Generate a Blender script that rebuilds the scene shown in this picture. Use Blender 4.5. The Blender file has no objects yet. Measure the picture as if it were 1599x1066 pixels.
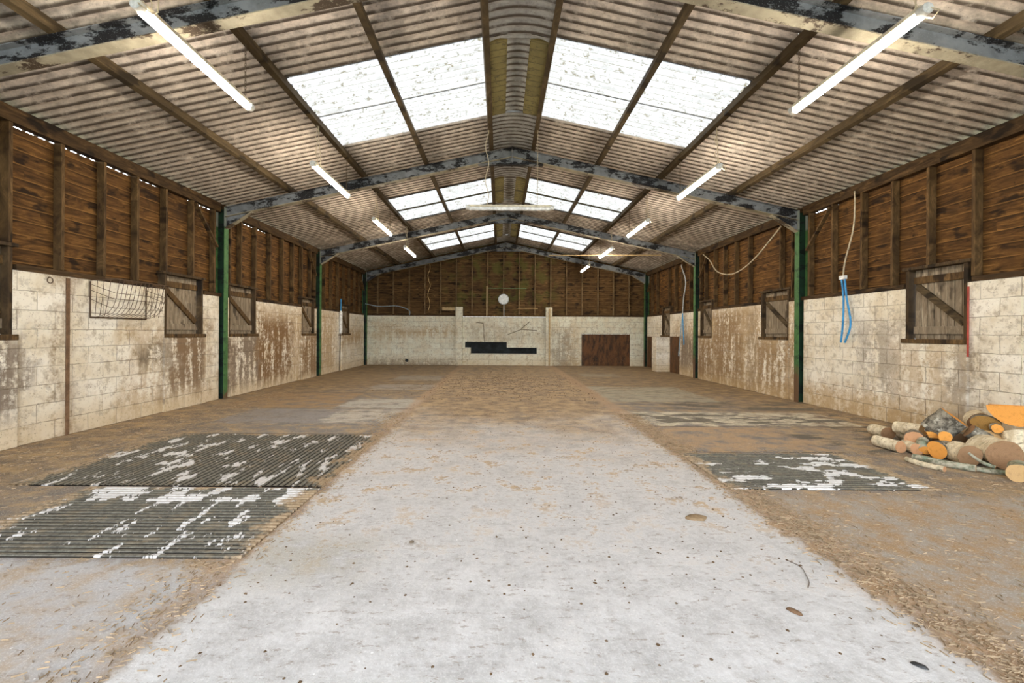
import bpy, math, random
from mathutils import Vector, Matrix
random.seed(7)
S = bpy.context.scene
COL = S.collection
PI = math.pi
# ---------------------------------------------------------------- camera
F_PX = 700.0
cam_data = bpy.data.cameras.new('camera')
cam_data.sensor_fit = 'HORIZONTAL'
cam_data.sensor_width = 36.0
cam_data.lens = 36.0 * F_PX / 1599.0
cam_data.shift_x = 0.0116
cam_data.shift_y = -0.0084
cam_data.clip_start = 0.05
cam_data.clip_end = 300
cam = bpy.data.objects.new('camera', cam_data)
COL.objects.link(cam)
cam.matrix_world = (Matrix.Translation((-0.22, 0, 1.35)) @ Matrix.Rotation(math.radians(90), 4, 'X')
                    @ Matrix.Rotation(math.radians(0.35), 4, 'Z'))
S.camera = cam
# ---------------------------------------------------------------- world, exposure
W = bpy.data.worlds.new('overcast_sky')
S.world = W
W.use_nodes = True
wn = W.node_tree
wn.nodes.clear()
wo = wn.nodes.new('ShaderNodeOutputWorld')
wb = wn.nodes.new('ShaderNodeBackground')
wb.inputs['Color'].default_value = (0.84, 0.91, 1.0, 1)
wb.inputs['Strength'].default_value = 7.0
wn.links.new(wb.outputs[0], wo.inputs[0])
S.view_settings.view_transform = 'Standard'
S.view_settings.look = 'None'
S.view_settings.gamma = 1
S.view_settings.use_curve_mapping = False
S.view_settings.exposure = 0.35
TUBE_POWER = 95.0
cy = S.cycles
cy.max_bounces = 10
cy.diffuse_bounces = 6
cy.glossy_bounces = 3
cy.transmission_bounces = 6
cy.transparent_max_bounces = 8
cy.sample_clamp_indirect = 12
cy.caustics_reflective = False
cy.caustics_refractive = False

# ---------------------------------------------------------------- helpers
class MB:
    """collects shapes and links them as one mesh object"""
    def __init__(s): s.v = []; s.f = []; s.sm = []
    def add(s, vs, fs, smooth=False):
        b = len(s.v)
        s.v += [tuple(p) for p in vs]
        for f in fs:
            s.f.append(tuple(b + i for i in f)); s.sm.append(smooth)
        return s
    def box(s, x0, x1, y0, y1, z0, z1):
        vs = [(x, y, z) for z in (z0, z1) for y in (y0, y1) for x in (x0, x1)]
        return s.add(vs, [(0, 2, 3, 1), (4, 5, 7, 6), (0, 1, 5, 4), (2, 6, 7, 3), (0, 4, 6, 2), (1, 3, 7, 5)])
    def bar(s, p0, p1, w, h, up=(0, 0, 1)):
        p0, p1, up = Vector(p0), Vector(p1), Vector(up)
        d = (p1 - p0).normalized(); sd = d.cross(up).normalized(); u = sd.cross(d)
        vs = []
        for p in (p0, p1):
            for a, b in ((-1, -1), (1, -1), (1, 1), (-1, 1)):
                vs.append(p + sd * (a * w / 2) + u * (b * h / 2))
        return s.add(vs, [(0, 1, 2, 3), (7, 6, 5, 4), (0, 4, 5, 1), (1, 5, 6, 2), (2, 6, 7, 3), (3, 7, 4, 0)])
    def tube(s, pts, r, n=8, caps=True):
        pts = [Vector(p) for p in pts]
        rs = r if isinstance(r, (list, tuple)) else [r] * len(pts)
        d0 = (pts[1] - pts[0]).normalized()
        ref = Vector((0, 0, 1)) if abs(d0.z) < 0.9 else Vector((1, 0, 0))
        a = d0.cross(ref).normalized()
        vs = []
        for i, p in enumerate(pts):
            d = (pts[min(i + 1, len(pts) - 1)] - pts[max(i - 1, 0)]).normalized()
            a = (a - d * a.dot(d)).normalized(); b = d.cross(a)
            for k in range(n):
                t = 2 * PI * k / n
                vs.append(p + (a * math.cos(t) + b * math.sin(t)) * rs[i])
        fs = []
        for i in range(len(pts) - 1):
            for k in range(n):
                k2 = (k + 1) % n
                fs.append((i * n + k, i * n + k2, (i + 1) * n + k2, (i + 1) * n + k))
        s.add(vs, fs, True)
        if caps:
            s.add(vs[:n], [tuple(range(n - 1, -1, -1))]); s.add(vs[-n:], [tuple(range(n))])
        return s
    def prism(s, poly, axis, a0, a1):
        """poly in the two other axes, extruded along axis"""
        def P(u, v, a):
            return {'x': (a, u, v), 'y': (u, a, v), 'z': (u, v, a)}[axis]
        n = len(poly)
        vs = [P(u, v, a0) for u, v in poly] + [P(u, v, a1) for u, v in poly]
        fs = [tuple(range(n)), tuple(range(2 * n - 1, n - 1, -1))]
        fs += [(i, n + i, n + (i + 1) % n, (i + 1) % n) for i in range(n)]
        return s.add(vs, fs)
    def build(s, name, mat, parent=None, bevel=0, recalc=True):
        me = bpy.data.meshes.new(name)
        me.from_pydata(s.v, [], s.f)
        me.materials.append(mat)
        me.polygons.foreach_set('use_smooth', s.sm)
        me.update()
        if recalc:
            import bmesh
            bm = bmesh.new(); bm.from_mesh(me)
            bmesh.ops.recalc_face_normals(bm, faces=bm.faces)
            bm.to_mesh(me); bm.free()
        o = bpy.data.objects.new(name, me)
        COL.objects.link(o)
        if parent: o.parent = parent
        if bevel:
            m = o.modifiers.new('edge', 'BEVEL'); m.width = bevel; m.segments = 2; m.limit_method = 'ANGLE'
        return o

def tag(o, label=None, cat=None, group=None, kind=None):
    if label: o['label'] = label
    if cat: o['category'] = cat
    if group: o['group'] = group
    if kind: o['kind'] = kind
    return o

def empty(name, loc=(0, 0, 0)):
    o = bpy.data.objects.new(name, None)
    o.empty_display_size = 0.1
    COL.objects.link(o); o.location = loc
    return o

def copy_tree(o, parent=None):
    c = o.copy(); COL.objects.link(c)
    c.parent = parent
    for ch in [k for k in bpy.data.objects if k.parent == o]:
        copy_tree(ch, c)
    return c

# ---------------------------------------------------------------- node helper
class NT:
    def __init__(s, name, rough=0.8):
        s.m = bpy.data.materials.new(name); s.m.use_nodes = True
        s.t = s.m.node_tree; s.t.nodes.clear()
        s.out = s.t.nodes.new('ShaderNodeOutputMaterial')
        s.b = s.t.nodes.new('ShaderNodeBsdfPrincipled')
        s.b.inputs['Roughness'].default_value = rough
        s.b.inputs['Specular IOR Level'].default_value = 0.25
        s.t.links.new(s.b.outputs[0], s.out.inputs[0])
        g = s.t.nodes.new('ShaderNodeNewGeometry')
        s.pos = g.outputs['Position']; s.nor = g.outputs['Normal']
        tc = s.t.nodes.new('ShaderNodeTexCoord'); s.obj = tc.outputs['Object']
    def _set(s, node, i, v):
        if v is None: return
        if isinstance(v, bpy.types.NodeSocket): s.t.links.new(v, node.inputs[i])
        else:
            if isinstance(v, (tuple, list)) and len(v) == 3 and node.inputs[i].type == 'RGBA': v = (*v, 1)
            node.inputs[i].default_value = v
    def math(s, op, a, b=None, c=None, clamp=False):
        n = s.t.nodes.new('ShaderNodeMath'); n.operation = op; n.use_clamp = clamp
        s._set(n, 0, a); s._set(n, 1, b); s._set(n, 2, c)
        return n.outputs[0]
    def sep(s, v):
        n = s.t.nodes.new('ShaderNodeSeparateXYZ'); s._set(n, 0, v); return n.outputs[0], n.outputs[1], n.outputs[2]
    def comb(s, x=0.0, y=0.0, z=0.0):
        n = s.t.nodes.new('ShaderNodeCombineXYZ'); s._set(n, 0, x); s._set(n, 1, y); s._set(n, 2, z); return n.outputs[0]
    def vmath(s, op, a, b=None):
        n = s.t.nodes.new('ShaderNodeVectorMath'); n.operation = op; s._set(n, 0, a); s._set(n, 1, b); return n.outputs[0]
    def noise(s, v, scale, detail=4, rough=0.55, dist=0.0, color=False):
        n = s.t.nodes.new('ShaderNodeTexNoise'); s._set(n, 'Vector', v)
        n.inputs['Scale'].default_value = scale; n.inputs['Detail'].default_value = detail
        n.inputs['Roughness'].default_value = rough; n.inputs['Distortion'].default_value = dist
        return n.outputs['Color' if color else 'Fac']
    def voro(s, v, scale, feature='F1', rnd=1.0, out='Distance'):
        n = s.t.nodes.new('ShaderNodeTexVoronoi'); n.feature = feature; s._set(n, 'Vector', v)
        n.inputs['Scale'].default_value = scale; n.inputs['Randomness'].default_value = rnd
        return n.outputs[out]
    def white(s, v):
        n = s.t.nodes.new('ShaderNodeTexWhiteNoise'); n.noise_dimensions = '3D'; s._set(n, 'Vector', v); return n.outputs['Value']
    def step(s, v, a, b):
        """smooth 0..1 as v goes a..b (a may exceed b)"""
        n = s.t.nodes.new('ShaderNodeMapRange'); n.interpolation_type = 'SMOOTHSTEP'
        s._set(n, 'Value', v)
        if a <= b:
            n.inputs['From Min'].default_value = a; n.inputs['From Max'].default_value = b
        else:
            n.inputs['From Min'].default_value = b; n.inputs['From Max'].default_value = a
            n.inputs['To Min'].default_value = 1; n.inputs['To Max'].default_value = 0
        return n.outputs['Result']
    def mix(s, f, a, b, mode='MIX'):
        n = s.t.nodes.new('ShaderNodeMix'); n.data_type = 'RGBA'; n.blend_type = mode
        s._set(n, 0, f); s._set(n, 6, a); s._set(n, 7, b)
        return n.outputs[2]
    def mul(s, *a):
        r = a[0]
        for b in a[1:]: r = s.math('MULTIPLY', r, b)
        return r
    def mx(s, *a):
        r = a[0]
        for b in a[1:]: r = s.math('MAXIMUM', r, b)
        return r
    def inv(s, a): return s.math('SUBTRACT', 1.0, a)
    def box(s, u, v, u0, u1, v0, v1, soft=0.05):
        a = s.math('SUBTRACT', (u1 - u0) / 2, s.math('ABSOLUTE', s.math('SUBTRACT', u, (u0 + u1) / 2)))
        b = s.math('SUBTRACT', (v1 - v0) / 2, s.math('ABSOLUTE', s.math('SUBTRACT', v, (v0 + v1) / 2)))
        return s.step(s.math('MINIMUM', a, b), -soft, soft)
    def color(s, c): s._set(s.b, 'Base Color', c)
    def bump(s, h, strength=0.5, dist=0.01):
        n = s.t.nodes.new('ShaderNodeBump'); n.inputs['Strength'].default_value = strength
        n.inputs['Distance'].default_value = dist
        s._set(n, 'Height', h); s.t.links.new(n.outputs[0], s.b.inputs['Normal'])

def plain(name, col, rough=0.6, metal=0.0, var=0.25, scale=12):
    n = NT(name, rough)
    f = n.noise(n.obj, scale, 5, 0.65)
    n.color(n.mix(n.step(f, 0.35, 0.7), tuple(c * (1 - var) for c in col), tuple(min(1, c * (1 + var)) for c in col)))
    n.b.inputs['Metallic'].default_value = metal
    n.bump(f, 0.3, 0.002)
    return n.m

# ---------------------------------------------------------------- materials
def mat_blocks(name, ax, stains, tint=(0.84, 0.80, 0.70), tan=0.4, joint=0.62):
    """white-painted blockwork; stains = list of (u0,u1,z0,z1,amount,kind)"""
    n = NT(name, 0.85)
    x, y, z = n.sep(n.pos)
    u = y if ax == 'y' else x
    wob = n.noise(n.pos, 2.2, 5, 0.65)
    w1 = n.math('SUBTRACT', wob, 0.5)
    fine = n.noise(n.pos, 18, 6, 0.7)
    br = n.t.nodes.new('ShaderNodeTexBrick')
    jit = n.math('MULTIPLY', n.math('SUBTRACT', n.noise(n.pos, 6, 3), 0.5), 0.022)
    n._set(br, 'Vector', n.comb(n.math('ADD', u, jit), n.math('ADD', z, jit), 0))
    br.inputs['Scale'].default_value = 1
    br.inputs['Brick Width'].default_value = 0.45
    br.inputs['Row Height'].default_value = 0.2265
    br.inputs['Mortar Size'].default_value = 0.0065
    br.inputs['Mortar Smooth'].default_value = 0.6
    br.inputs['Color1'].default_value = (0.0, 0.0, 0.0, 1)
    br.inputs['Color2'].default_value = (1, 1, 1, 1)
    br.inputs['Mortar'].default_value = (0.5, 0.5, 0.5, 1)
    jm = br.outputs['Fac']
    base = n.mix(n.math('MULTIPLY', br.outputs['Color'], 0.55), tint, tuple(c * k for c, k in zip(tint, (0.84, 0.81, 0.74))))
    # cream discolouring
    base = n.mix(n.mul(n.step(wob, 0.40, 0.64), 0.65), base, (0.62, 0.53, 0.37))
    g2 = n.noise(n.pos, 9, 6, 0.75)
    base = n.mix(n.mul(n.step(g2, 0.50, 0.66), 0.6), base, (0.33, 0.27, 0.18))
    base = n.mix(n.mul(n.step(n.noise(n.comb(n.math('MULTIPLY', u, 3), n.math('MULTIPLY', z, 3), 7.7), 2.2, 7, 0.75), 0.55, 0.62), 0.4), base, (0.33, 0.30, 0.25))
    # tan staining towards the foot of the wall, with a ragged edge
    zz = n.math('ADD', z, n.math('MULTIPLY', w1, 1.0))
    base = n.mix(n.mul(n.step(zz, 0.42, 0.12), tan), base, (0.52, 0.37, 0.17))
    streak = n.noise(n.comb(n.math('MULTIPLY', u, 7.0), n.math('MULTIPLY', z, 0.9), 3.3), 1.0, 5, 0.6)
    uu = n.math('ADD', u, n.math('MULTIPLY', w1, 1.5)); zw = n.math('ADD', z, n.math('MULTIPLY', n.math('SUBTRACT', streak, 0.5), 0.7))
    tot = {}
    for (u0, u1, z0, z1, amt, kind) in stains:
        m = n.math('MULTIPLY', n.box(uu, zw, u0, u1, z0, z1, 0.24), amt)
        tot[kind] = m if kind not in tot else n.mx(tot[kind], m)
    tex = n.step(n.math('ADD', n.math('MULTIPLY', streak, 0.5), n.math('ADD', n.math('MULTIPLY', fine, 0.2), n.math('MULTIPLY', g2, 0.3))), 0.40, 0.52)
    cols = {'tan': (0.40, 0.26, 0.115), 'brown': (0.19, 0.105, 0.042), 'grey': (0.20, 0.155, 0.115), 'dark': (0.09, 0.07, 0.05)}
    for k in ('tan', 'grey', 'brown', 'dark'):
        if k in tot: base = n.mix(n.mul(tot[k], tex), base, cols[k])
    if ax == 'x':
        for (ua, za, ub, zb_) in [(-0.86, 0.96, -0.92, 1.75), (-0.92, 1.75, -1.2, 1.78), (0.1, 1.28, 0.65, 1.5), (0.65, 1.5, 1.0, 1.82), (0.65, 1.5, 1.3, 1.46)]:
            L2 = (ub - ua) ** 2 + (zb_ - za) ** 2
            du = n.math('SUBTRACT', n.math('ADD', u, n.math('MULTIPLY', w1, 0.12)), ua); dz_ = n.math('SUBTRACT', z, za)
            t_ = n.math('DIVIDE', n.math('ADD', n.math('MULTIPLY', du, ub - ua), n.math('MULTIPLY', dz_, zb_ - za)), L2, clamp=True)
            eu = n.math('SUBTRACT', du, n.math('MULTIPLY', t_, ub - ua)); ez = n.math('SUBTRACT', dz_, n.math('MULTIPLY', t_, zb_ - za))
            dd = n.math('SQRT', n.math('ADD', n.math('MULTIPLY', eu, eu), n.math('MULTIPLY', ez, ez)))
            base = n.mix(n.mul(n.step(dd, 0.022, 0.010), 0.85), base, (0.10, 0.08, 0.05))
    # soot-dark specks and chips
    sp = n.step(n.noise(n.pos, 30, 3, 0.6), 0.62, 0.68)
    base = n.mix(n.mul(sp, 0.6), base, (0.2, 0.16, 0.11))
    # joints partly filled by paint
    jf = n.mul(jm, n.step(n.noise(n.pos, 1.7, 3), 0.30, 0.55), joint)
    base = n.mix(jf, base, (0.16, 0.12, 0.08))
    n.color(base)
    h = n.math('ADD', n.math('MULTIPLY', jm, -1.0), n.math('MULTIPLY', fine, 0.8))
    n.bump(h, 0.7, 0.006)
    return n.m

def mat_wood(name, ax, c_dark, c_mid, c_light, board=0.165, green=False, grain_v=14.0):
    """boards run along ax ('x','y' horizontal boards stacked in z; 'z' vertical boards)"""
    n = NT(name, 0.8)
    x, y, z = n.sep(n.pos)
    if ax == 'x': L, A, B = x, z, y
    elif ax == 'y': L, A, B = y, z, x
    else: L, A, B = z, y, x
    idx = n.math('FLOOR', n.math('DIVIDE', A, board))
    cut = n.math('FLOOR', n.math('ADD', n.math('DIVIDE', L, 1.8), n.math('MULTIPLY', idx, 0.37)))
    r = n.white(n.comb(idx, cut, 1.0))
    v = n.comb(n.math('ADD', L, n.math('MULTIPLY', r, 30)), n.math('MULTIPLY', A, grain_v * 0.4), n.math('MULTIPLY', B, 2))
    g = n.noise(v, 2.4, 7, 0.68, 1.2)
    kn = n.noise(n.comb(n.math('MULTIPLY', L, 1.0), n.math('MULTIPLY', A, 2.0), n.math('MULTIPLY', r, 20)), 2.6, 3, 0.5)
    base = n.mix(n.step(g, 0.27, 0.62), c_dark, c_mid)
    base = n.mix(n.mul(n.step(g, 0.52, 0.78), 0.9), base, c_light)
    base = n.mix(n.math('MULTIPLY', n.math('SUBTRACT', r, 0.15, clamp=True), 0.55), base, tuple(c * 0.55 for c in c_mid))
    base = n.mix(n.mul(n.step(kn, 0.57, 0.66), 0.85), base, tuple(c * 0.4 for c in c_dark))
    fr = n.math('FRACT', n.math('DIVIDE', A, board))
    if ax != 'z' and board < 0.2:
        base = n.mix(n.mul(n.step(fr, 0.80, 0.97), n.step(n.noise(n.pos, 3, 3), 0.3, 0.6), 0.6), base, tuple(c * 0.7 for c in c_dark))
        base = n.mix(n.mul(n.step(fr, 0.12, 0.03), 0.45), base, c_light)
        big = n.noise(n.comb(L, n.math('MULTIPLY', A, 1.5), B), 1.1, 4, 0.6)
        base = n.mix(n.mul(n.step(big, 0.52, 0.70), 0.6), base, c_dark)
    if green:
        gm = n.mul(n.box(x, z, -2.4, 2.0, 2.4, 5.0, 0.8), n.step(n.noise(n.pos, 2.3, 4), 0.47, 0.63), 0.55)
        base = n.mix(gm, base, (0.10, 0.105, 0.02))
    n.color(base)
    n.bump(g, 0.5, 0.004)
    return n.m

M = {}
M['left_blocks'] = mat_blocks('painted_blockwork_left', 'y', [
    (3.2, 5.25, 0.35, 1.3, 0.95, 'grey'), (5.72, 5.80, -1, 2.2, 0.9, 'brown'), (6.7, 7.55, 0.1, 1.5, 0.5, 'tan'),
    (6.95, 7.35, 0.85, 1.1, 0.9, 'dark'),
    (7.45, 8.45, 0.35, 1.5, 0.8, 'grey'), (7.6, 8.3, 0.45, 1.4, 0.6, 'brown'), (7.5, 8.6, 0.2, 1.6, 0.7, 'tan'), (9.2, 10.4, 0.2, 1.4, 0.95, 'grey'),
    (9.1, 13.6, 0.2, 2.0, 0.6, 'tan'), (10.3, 12.0, 0.15, 1.7, 0.95, 'brown'), (12.6, 13.9, 0.1, 1.4, 0.8, 'brown'), (13.9, 15.2, 0.2, 2.0, 0.7, 'tan'),
    (15.8, 18.2, 0.9, 1.5, 0.8, 'tan')], tan=0.45)
M['right_blocks'] = mat_blocks('painted_blockwork_right', 'y', [
    (6.75, 7.5, 0.5, 1.6, 0.55, 'grey'), (5.7, 5.92, -0.5, 1.3, 0.75, 'grey'), (5.8, 6.8, 0.1, 1.3, 0.5, 'tan'), (4.2, 8.9, -0.3, 0.45, 0.65, 'tan'),
    (9.0, 13.6, -0.2, 2.1, 0.75, 'tan'), (9.3, 10.5, 0.2, 1.2, 0.55, 'brown'), (10.6, 10.95, 0.1, 1.9, 0.5, 'grey'), (11.2, 12.7, 0.2, 1.9, 0.6, 'brown'),
    (12.7, 13.6, 0.2, 1.3, 0.7, 'brown'), (13.8, 15.6, 0.3, 1.3, 0.8, 'grey'), (13.8, 15.6, 0, 1.8, 0.6, 'tan')], tan=0.5)
M['back_blocks'] = mat_blocks('painted_blockwork_back', 'x', [
    (-4.6, -2.1, 1.25, 1.55, 0.75, 'tan'), (-5.4, -4.6, 1.1, 1.8, 0.5, 'tan'), (-5.5, -2.0, -0.4, 0.2, 0.8, 'grey'),
    (2.0, 2.75, -0.2, 1.5, 0.55, 'grey'), (2.5, 3.1, -0.2, 1.7, 0.45, 'tan'), (-1.5, 1.8, 1.0, 1.8, 0.3, 'grey')],
    tint=(0.72, 0.72, 0.60), tan=0.35)
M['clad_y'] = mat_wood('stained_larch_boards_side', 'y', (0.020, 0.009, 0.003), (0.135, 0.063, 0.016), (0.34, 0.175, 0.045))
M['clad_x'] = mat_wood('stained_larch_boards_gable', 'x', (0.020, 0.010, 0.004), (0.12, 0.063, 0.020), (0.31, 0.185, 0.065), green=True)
M['stud'] = mat_wood('stud_timber', 'z', (0.025, 0.013, 0.006), (0.12, 0.07, 0.026), (0.30, 0.18, 0.075), board=0.3)
M['stud_pale'] = mat_wood('dusty_stud_timber', 'z', (0.05, 0.03, 0.014), (0.20, 0.13, 0.06), (0.38, 0.27, 0.13), board=0.3)
M['beam'] = mat_wood('eaves_timber', 'y', (0.018, 0.010, 0.005), (0.075, 0.042, 0.016), (0.20, 0.115, 0.045), board=0.5)
M['purlin'] = mat_wood('purlin_timber', 'y', (0.035, 0.023, 0.012), (0.095, 0.066, 0.032), (0.20, 0.145, 0.075), board=1.0)
M['shutter'] = mat_wood('weathered_shutter_boards', 'z', (0.12, 0.09, 0.06), (0.30, 0.24, 0.165), (0.52, 0.45, 0.34), board=0.1)
M['shutter_dark'] = mat_wood('dark_frame_timber', 'z', (0.025, 0.016, 0.009), (0.08, 0.05, 0.023), (0.16, 0.105, 0.05), board=0.3)

def mat_sheet(name, col=(0.58, 0.52, 0.46)):
    n = NT(name, 0.9)
    x, y, z = n.sep(n.pos)
    a = n.noise(n.comb(n.math('MULTIPLY', x, 1.0), n.math('MULTIPLY', y, 2.2), 0), 5, 8, 0.72)
    idx = n.math('FLOOR', n.math('DIVIDE', y, 1.022))
    r = n.white(n.comb(idx, n.math('FLOOR', n.math('DIVIDE', x, 2.9)), 0))
    c = n.mix(n.step(a, 0.3, 0.68), tuple(k * 0.62 for k in col), tuple(min(1, k * 1.4) for k in col))
    c = n.mix(n.math('MULTIPLY', r, 0.3), c, tuple(k * t for k, t in zip(col, (0.8, 0.72, 0.62))))
    sp = n.step(n.noise(n.pos, 36, 4, 0.7), 0.58, 0.7)
    c = n.mix(n.mul(sp, 0.5), c, (0.16, 0.12, 0.09))
    # darker line along each trough, broken up by noise
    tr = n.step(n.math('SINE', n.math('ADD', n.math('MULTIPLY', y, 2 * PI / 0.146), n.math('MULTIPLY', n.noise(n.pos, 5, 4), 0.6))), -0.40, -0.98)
    tr_dark = n.mul(tr, n.step(n.noise(n.pos, 4, 5, 0.7), 0.26, 0.50), 0.93)
    c = n.mix(tr_dark, c, (0.06, 0.043, 0.03))
    n.color(c); n.bump(a, 0.5, 0.004)
    return n.m
M['sheet'] = mat_sheet('fibre_cement_sheet')
M['ridge'] = mat_sheet('grey_ridge_sheet', (0.36, 0.36, 0.35))

def mat_skylight(name, col, dirt=0.5, thru=0.75):
    n = NT(name, 0.6)
    n.t.nodes.remove(n.b)
    t = n.t.nodes.new('ShaderNodeBsdfTranslucent'); d = n.t.nodes.new('ShaderNodeBsdfDiffuse'); mx = n.t.nodes.new('ShaderNodeMixShader')
    x, y, z = n.sep(n.pos)
    g = n.noise(n.comb(x, n.math('MULTIPLY', y, 2.0), 0), 9, 8, 0.75)
    lap = n.math('ABSOLUTE', n.math('SUBTRACT', n.math('FRACT', n.math('DIVIDE', y, 0.146)), 0.75))
    line = n.mul(n.step(lap, 0.11, 0.0), n.step(n.noise(n.pos, 10, 4, 0.7), 0.30, 0.52), 0.9)
    for yc in (6.75, 11.9, 16.45):
        line = n.mx(line, n.mul(n.step(n.math('ABSOLUTE', n.math('SUBTRACT', y, yc)), 0.035, 0.01), 0.88))
    m = n.mx(n.mul(n.mx(n.step(g, 0.48, 0.64), n.math('MULTIPLY', n.step(n.noise(n.pos, 2.2, 6, 0.7), 0.40, 0.65), 0.5)), dirt), line)
    c = n.mix(m, col, (0.075, 0.062, 0.035))
    n._set(t, 'Color', c); n._set(d, 'Color', c)
    mx.inputs[0].default_value = 1 - thru
    n.t.links.new(t.outputs[0], mx.inputs[1]); n.t.links.new(d.outputs[0], mx.inputs[2])
    n.t.links.new(mx.outputs[0], n.out.inputs[0])
    return n.m
M['skylight'] = mat_skylight('translucent_rooflight', (0.26, 0.255, 0.245), 0.95, 0.90)
M['ridge_yellow'] = mat_skylight('yellowed_ridge_panel', (0.20, 0.155, 0.06), 0.85, 0.05)

def mat_steel(name, paint, peel, lo=0.5, rust=False):
    n = NT(name, 0.55)
    x, y, z = n.sep(n.pos)
    a = n.noise(n.comb(n.math('MULTIPLY', x, 0.7), y, n.math('MULTIPLY', z, 1.6)), 3.0, 8, 0.72)
    c = n.mix(n.step(n.noise(n.pos, 7, 5), 0.3, 0.7), tuple(k * 0.8 for k in paint), tuple(min(1, k * 1.18) for k in paint))
    pm = n.step(a, lo, lo + 0.05)
    c = n.mix(pm, c, peel)
    c = n.mix(n.mul(n.step(n.noise(n.pos, 60, 3, 0.7), 0.60, 0.66), 0.7), c, tuple(k * 1.3 for k in paint))
    if rust:
        zr = n.math('ADD', z, n.math('MULTIPLY', n.math('SUBTRACT', n.noise(n.pos, 5, 5), 0.5), 0.7))
        rm = n.math('MAXIMUM', n.mul(n.step(zr, 0.75, 0.45), n.step(x, 4.0, 4.1)), n.step(zr, 0.16, 0.04))
        c = n.mix(rm, c, (0.13, 0.075, 0.04))
        c = n.mix(n.step(z, 3.42, 3.46), c, (0.22, 0.25, 0.22))
    n.color(c); n.bump(pm, 0.4, 0.003)
    return n.m
M['steel'] = mat_steel('peeling_grey_painted_steel', (0.20, 0.215, 0.23), (0.016, 0.016, 0.018), 0.485)
M['steel_pale'] = mat_steel('pale_dusty_flange', (0.33, 0.30, 0.225), (0.07, 0.05, 0.035), 0.525)
M['green_shaded'] = mat_steel('shaded_green_steel', (0.012, 0.035, 0.018), (0.008, 0.012, 0.010), 0.5)  # shade of the web recess painted in as a darker post green
M['green_steel'] = mat_steel('green_painted_steel', (0.06, 0.15, 0.05), (0.03, 0.075, 0.03), 0.52, rust=True)

def mat_emit(name, col, strength):
    n = NT(name, 0.4)
    n.color((0.9, 0.9, 0.88))
    n.b.inputs['Emission Color'].default_value = (*col, 1)
    n.b.inputs['Emission Strength'].default_value = strength
    return n.m
M['tube_lit'] = mat_emit('lit_fluorescent_tube', (1.0, 0.88, 0.72), TUBE_POWER)
M['fitting'] = plain('cream_fitting_metal', (0.55, 0.50, 0.38), 0.5)
M['end_cap'] = plain('clear_plastic_cap', (0.62, 0.62, 0.58), 0.3)
M['chain'] = plain('rusty_chain', (0.16, 0.12, 0.08), 0.7)
M['cable'] = plain('dusty_cable', (0.50, 0.43, 0.30), 0.7)
M['twine'] = plain('straw_twine', (0.55, 0.40, 0.18), 0.9)
M['straw'] = plain('dull_straw', (0.34, 0.25, 0.155), 0.9)
M['wire'] = plain('rusted_wire', (0.10, 0.065, 0.04), 0.75)
M['blue'] = plain('blue_water_pipe', (0.05, 0.27, 0.55), 0.45)
M['palepipe'] = plain('pale_grey_pipe', (0.55, 0.58, 0.58), 0.5)
M['paleblue'] = plain('pale_blue_pipe', (0.32, 0.44, 0.52), 0.5)
M['whiteplastic'] = plain('white_plastic', (0.75, 0.76, 0.74), 0.45)
M['dark'] = plain('dark_metal', (0.03, 0.03, 0.03), 0.5)
M['red'] = plain('red_paint', (0.33, 0.05, 0.03), 0.5)
M['tanwood'] = plain('fresh_tan_batten', (0.52, 0.35, 0.15), 0.8)
M['palewood'] = plain('pale_batten', (0.45, 0.33, 0.17), 0.8)
M['greenpipe'] = plain('algae_green_pipe', (0.22, 0.33, 0.16), 0.7)
M['blackplastic'] = plain('black_plastic_sheet', (0.010, 0.014, 0.016), 0.7, var=0.6, scale=4)
M['grass'] = plain('outside_grass', (0.13, 0.15, 0.10), 0.9)
n = NT('rusty_door_sheet', 0.6)
x_, y_, z_ = n.sep(n.pos)
a_ = n.noise(n.comb(n.math('MULTIPLY', n.math('ADD', x_, y_), 3.0), 0, z_), 2.2, 7, 0.7)
c_ = n.mix(n.step(a_, 0.35, 0.6), (0.028, 0.018, 0.010), (0.13, 0.055, 0.018))
c_ = n.mix(n.mul(n.step(n.noise(n.pos, 30, 3), 0.66, 0.72), 0.6), c_, (0.3, 0.22, 0.12))
n.color(c_); n.bump(a_, 0.4, 0.004); M['rustdoor'] = n.m
n = NT('clock_face_white', 0.4)
n.color(n.mix(n.step(n.noise(n.obj, 9, 4), 0.4, 0.7), (0.62, 0.64, 0.62), (0.8, 0.82, 0.8))); M['clockface'] = n.m

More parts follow.
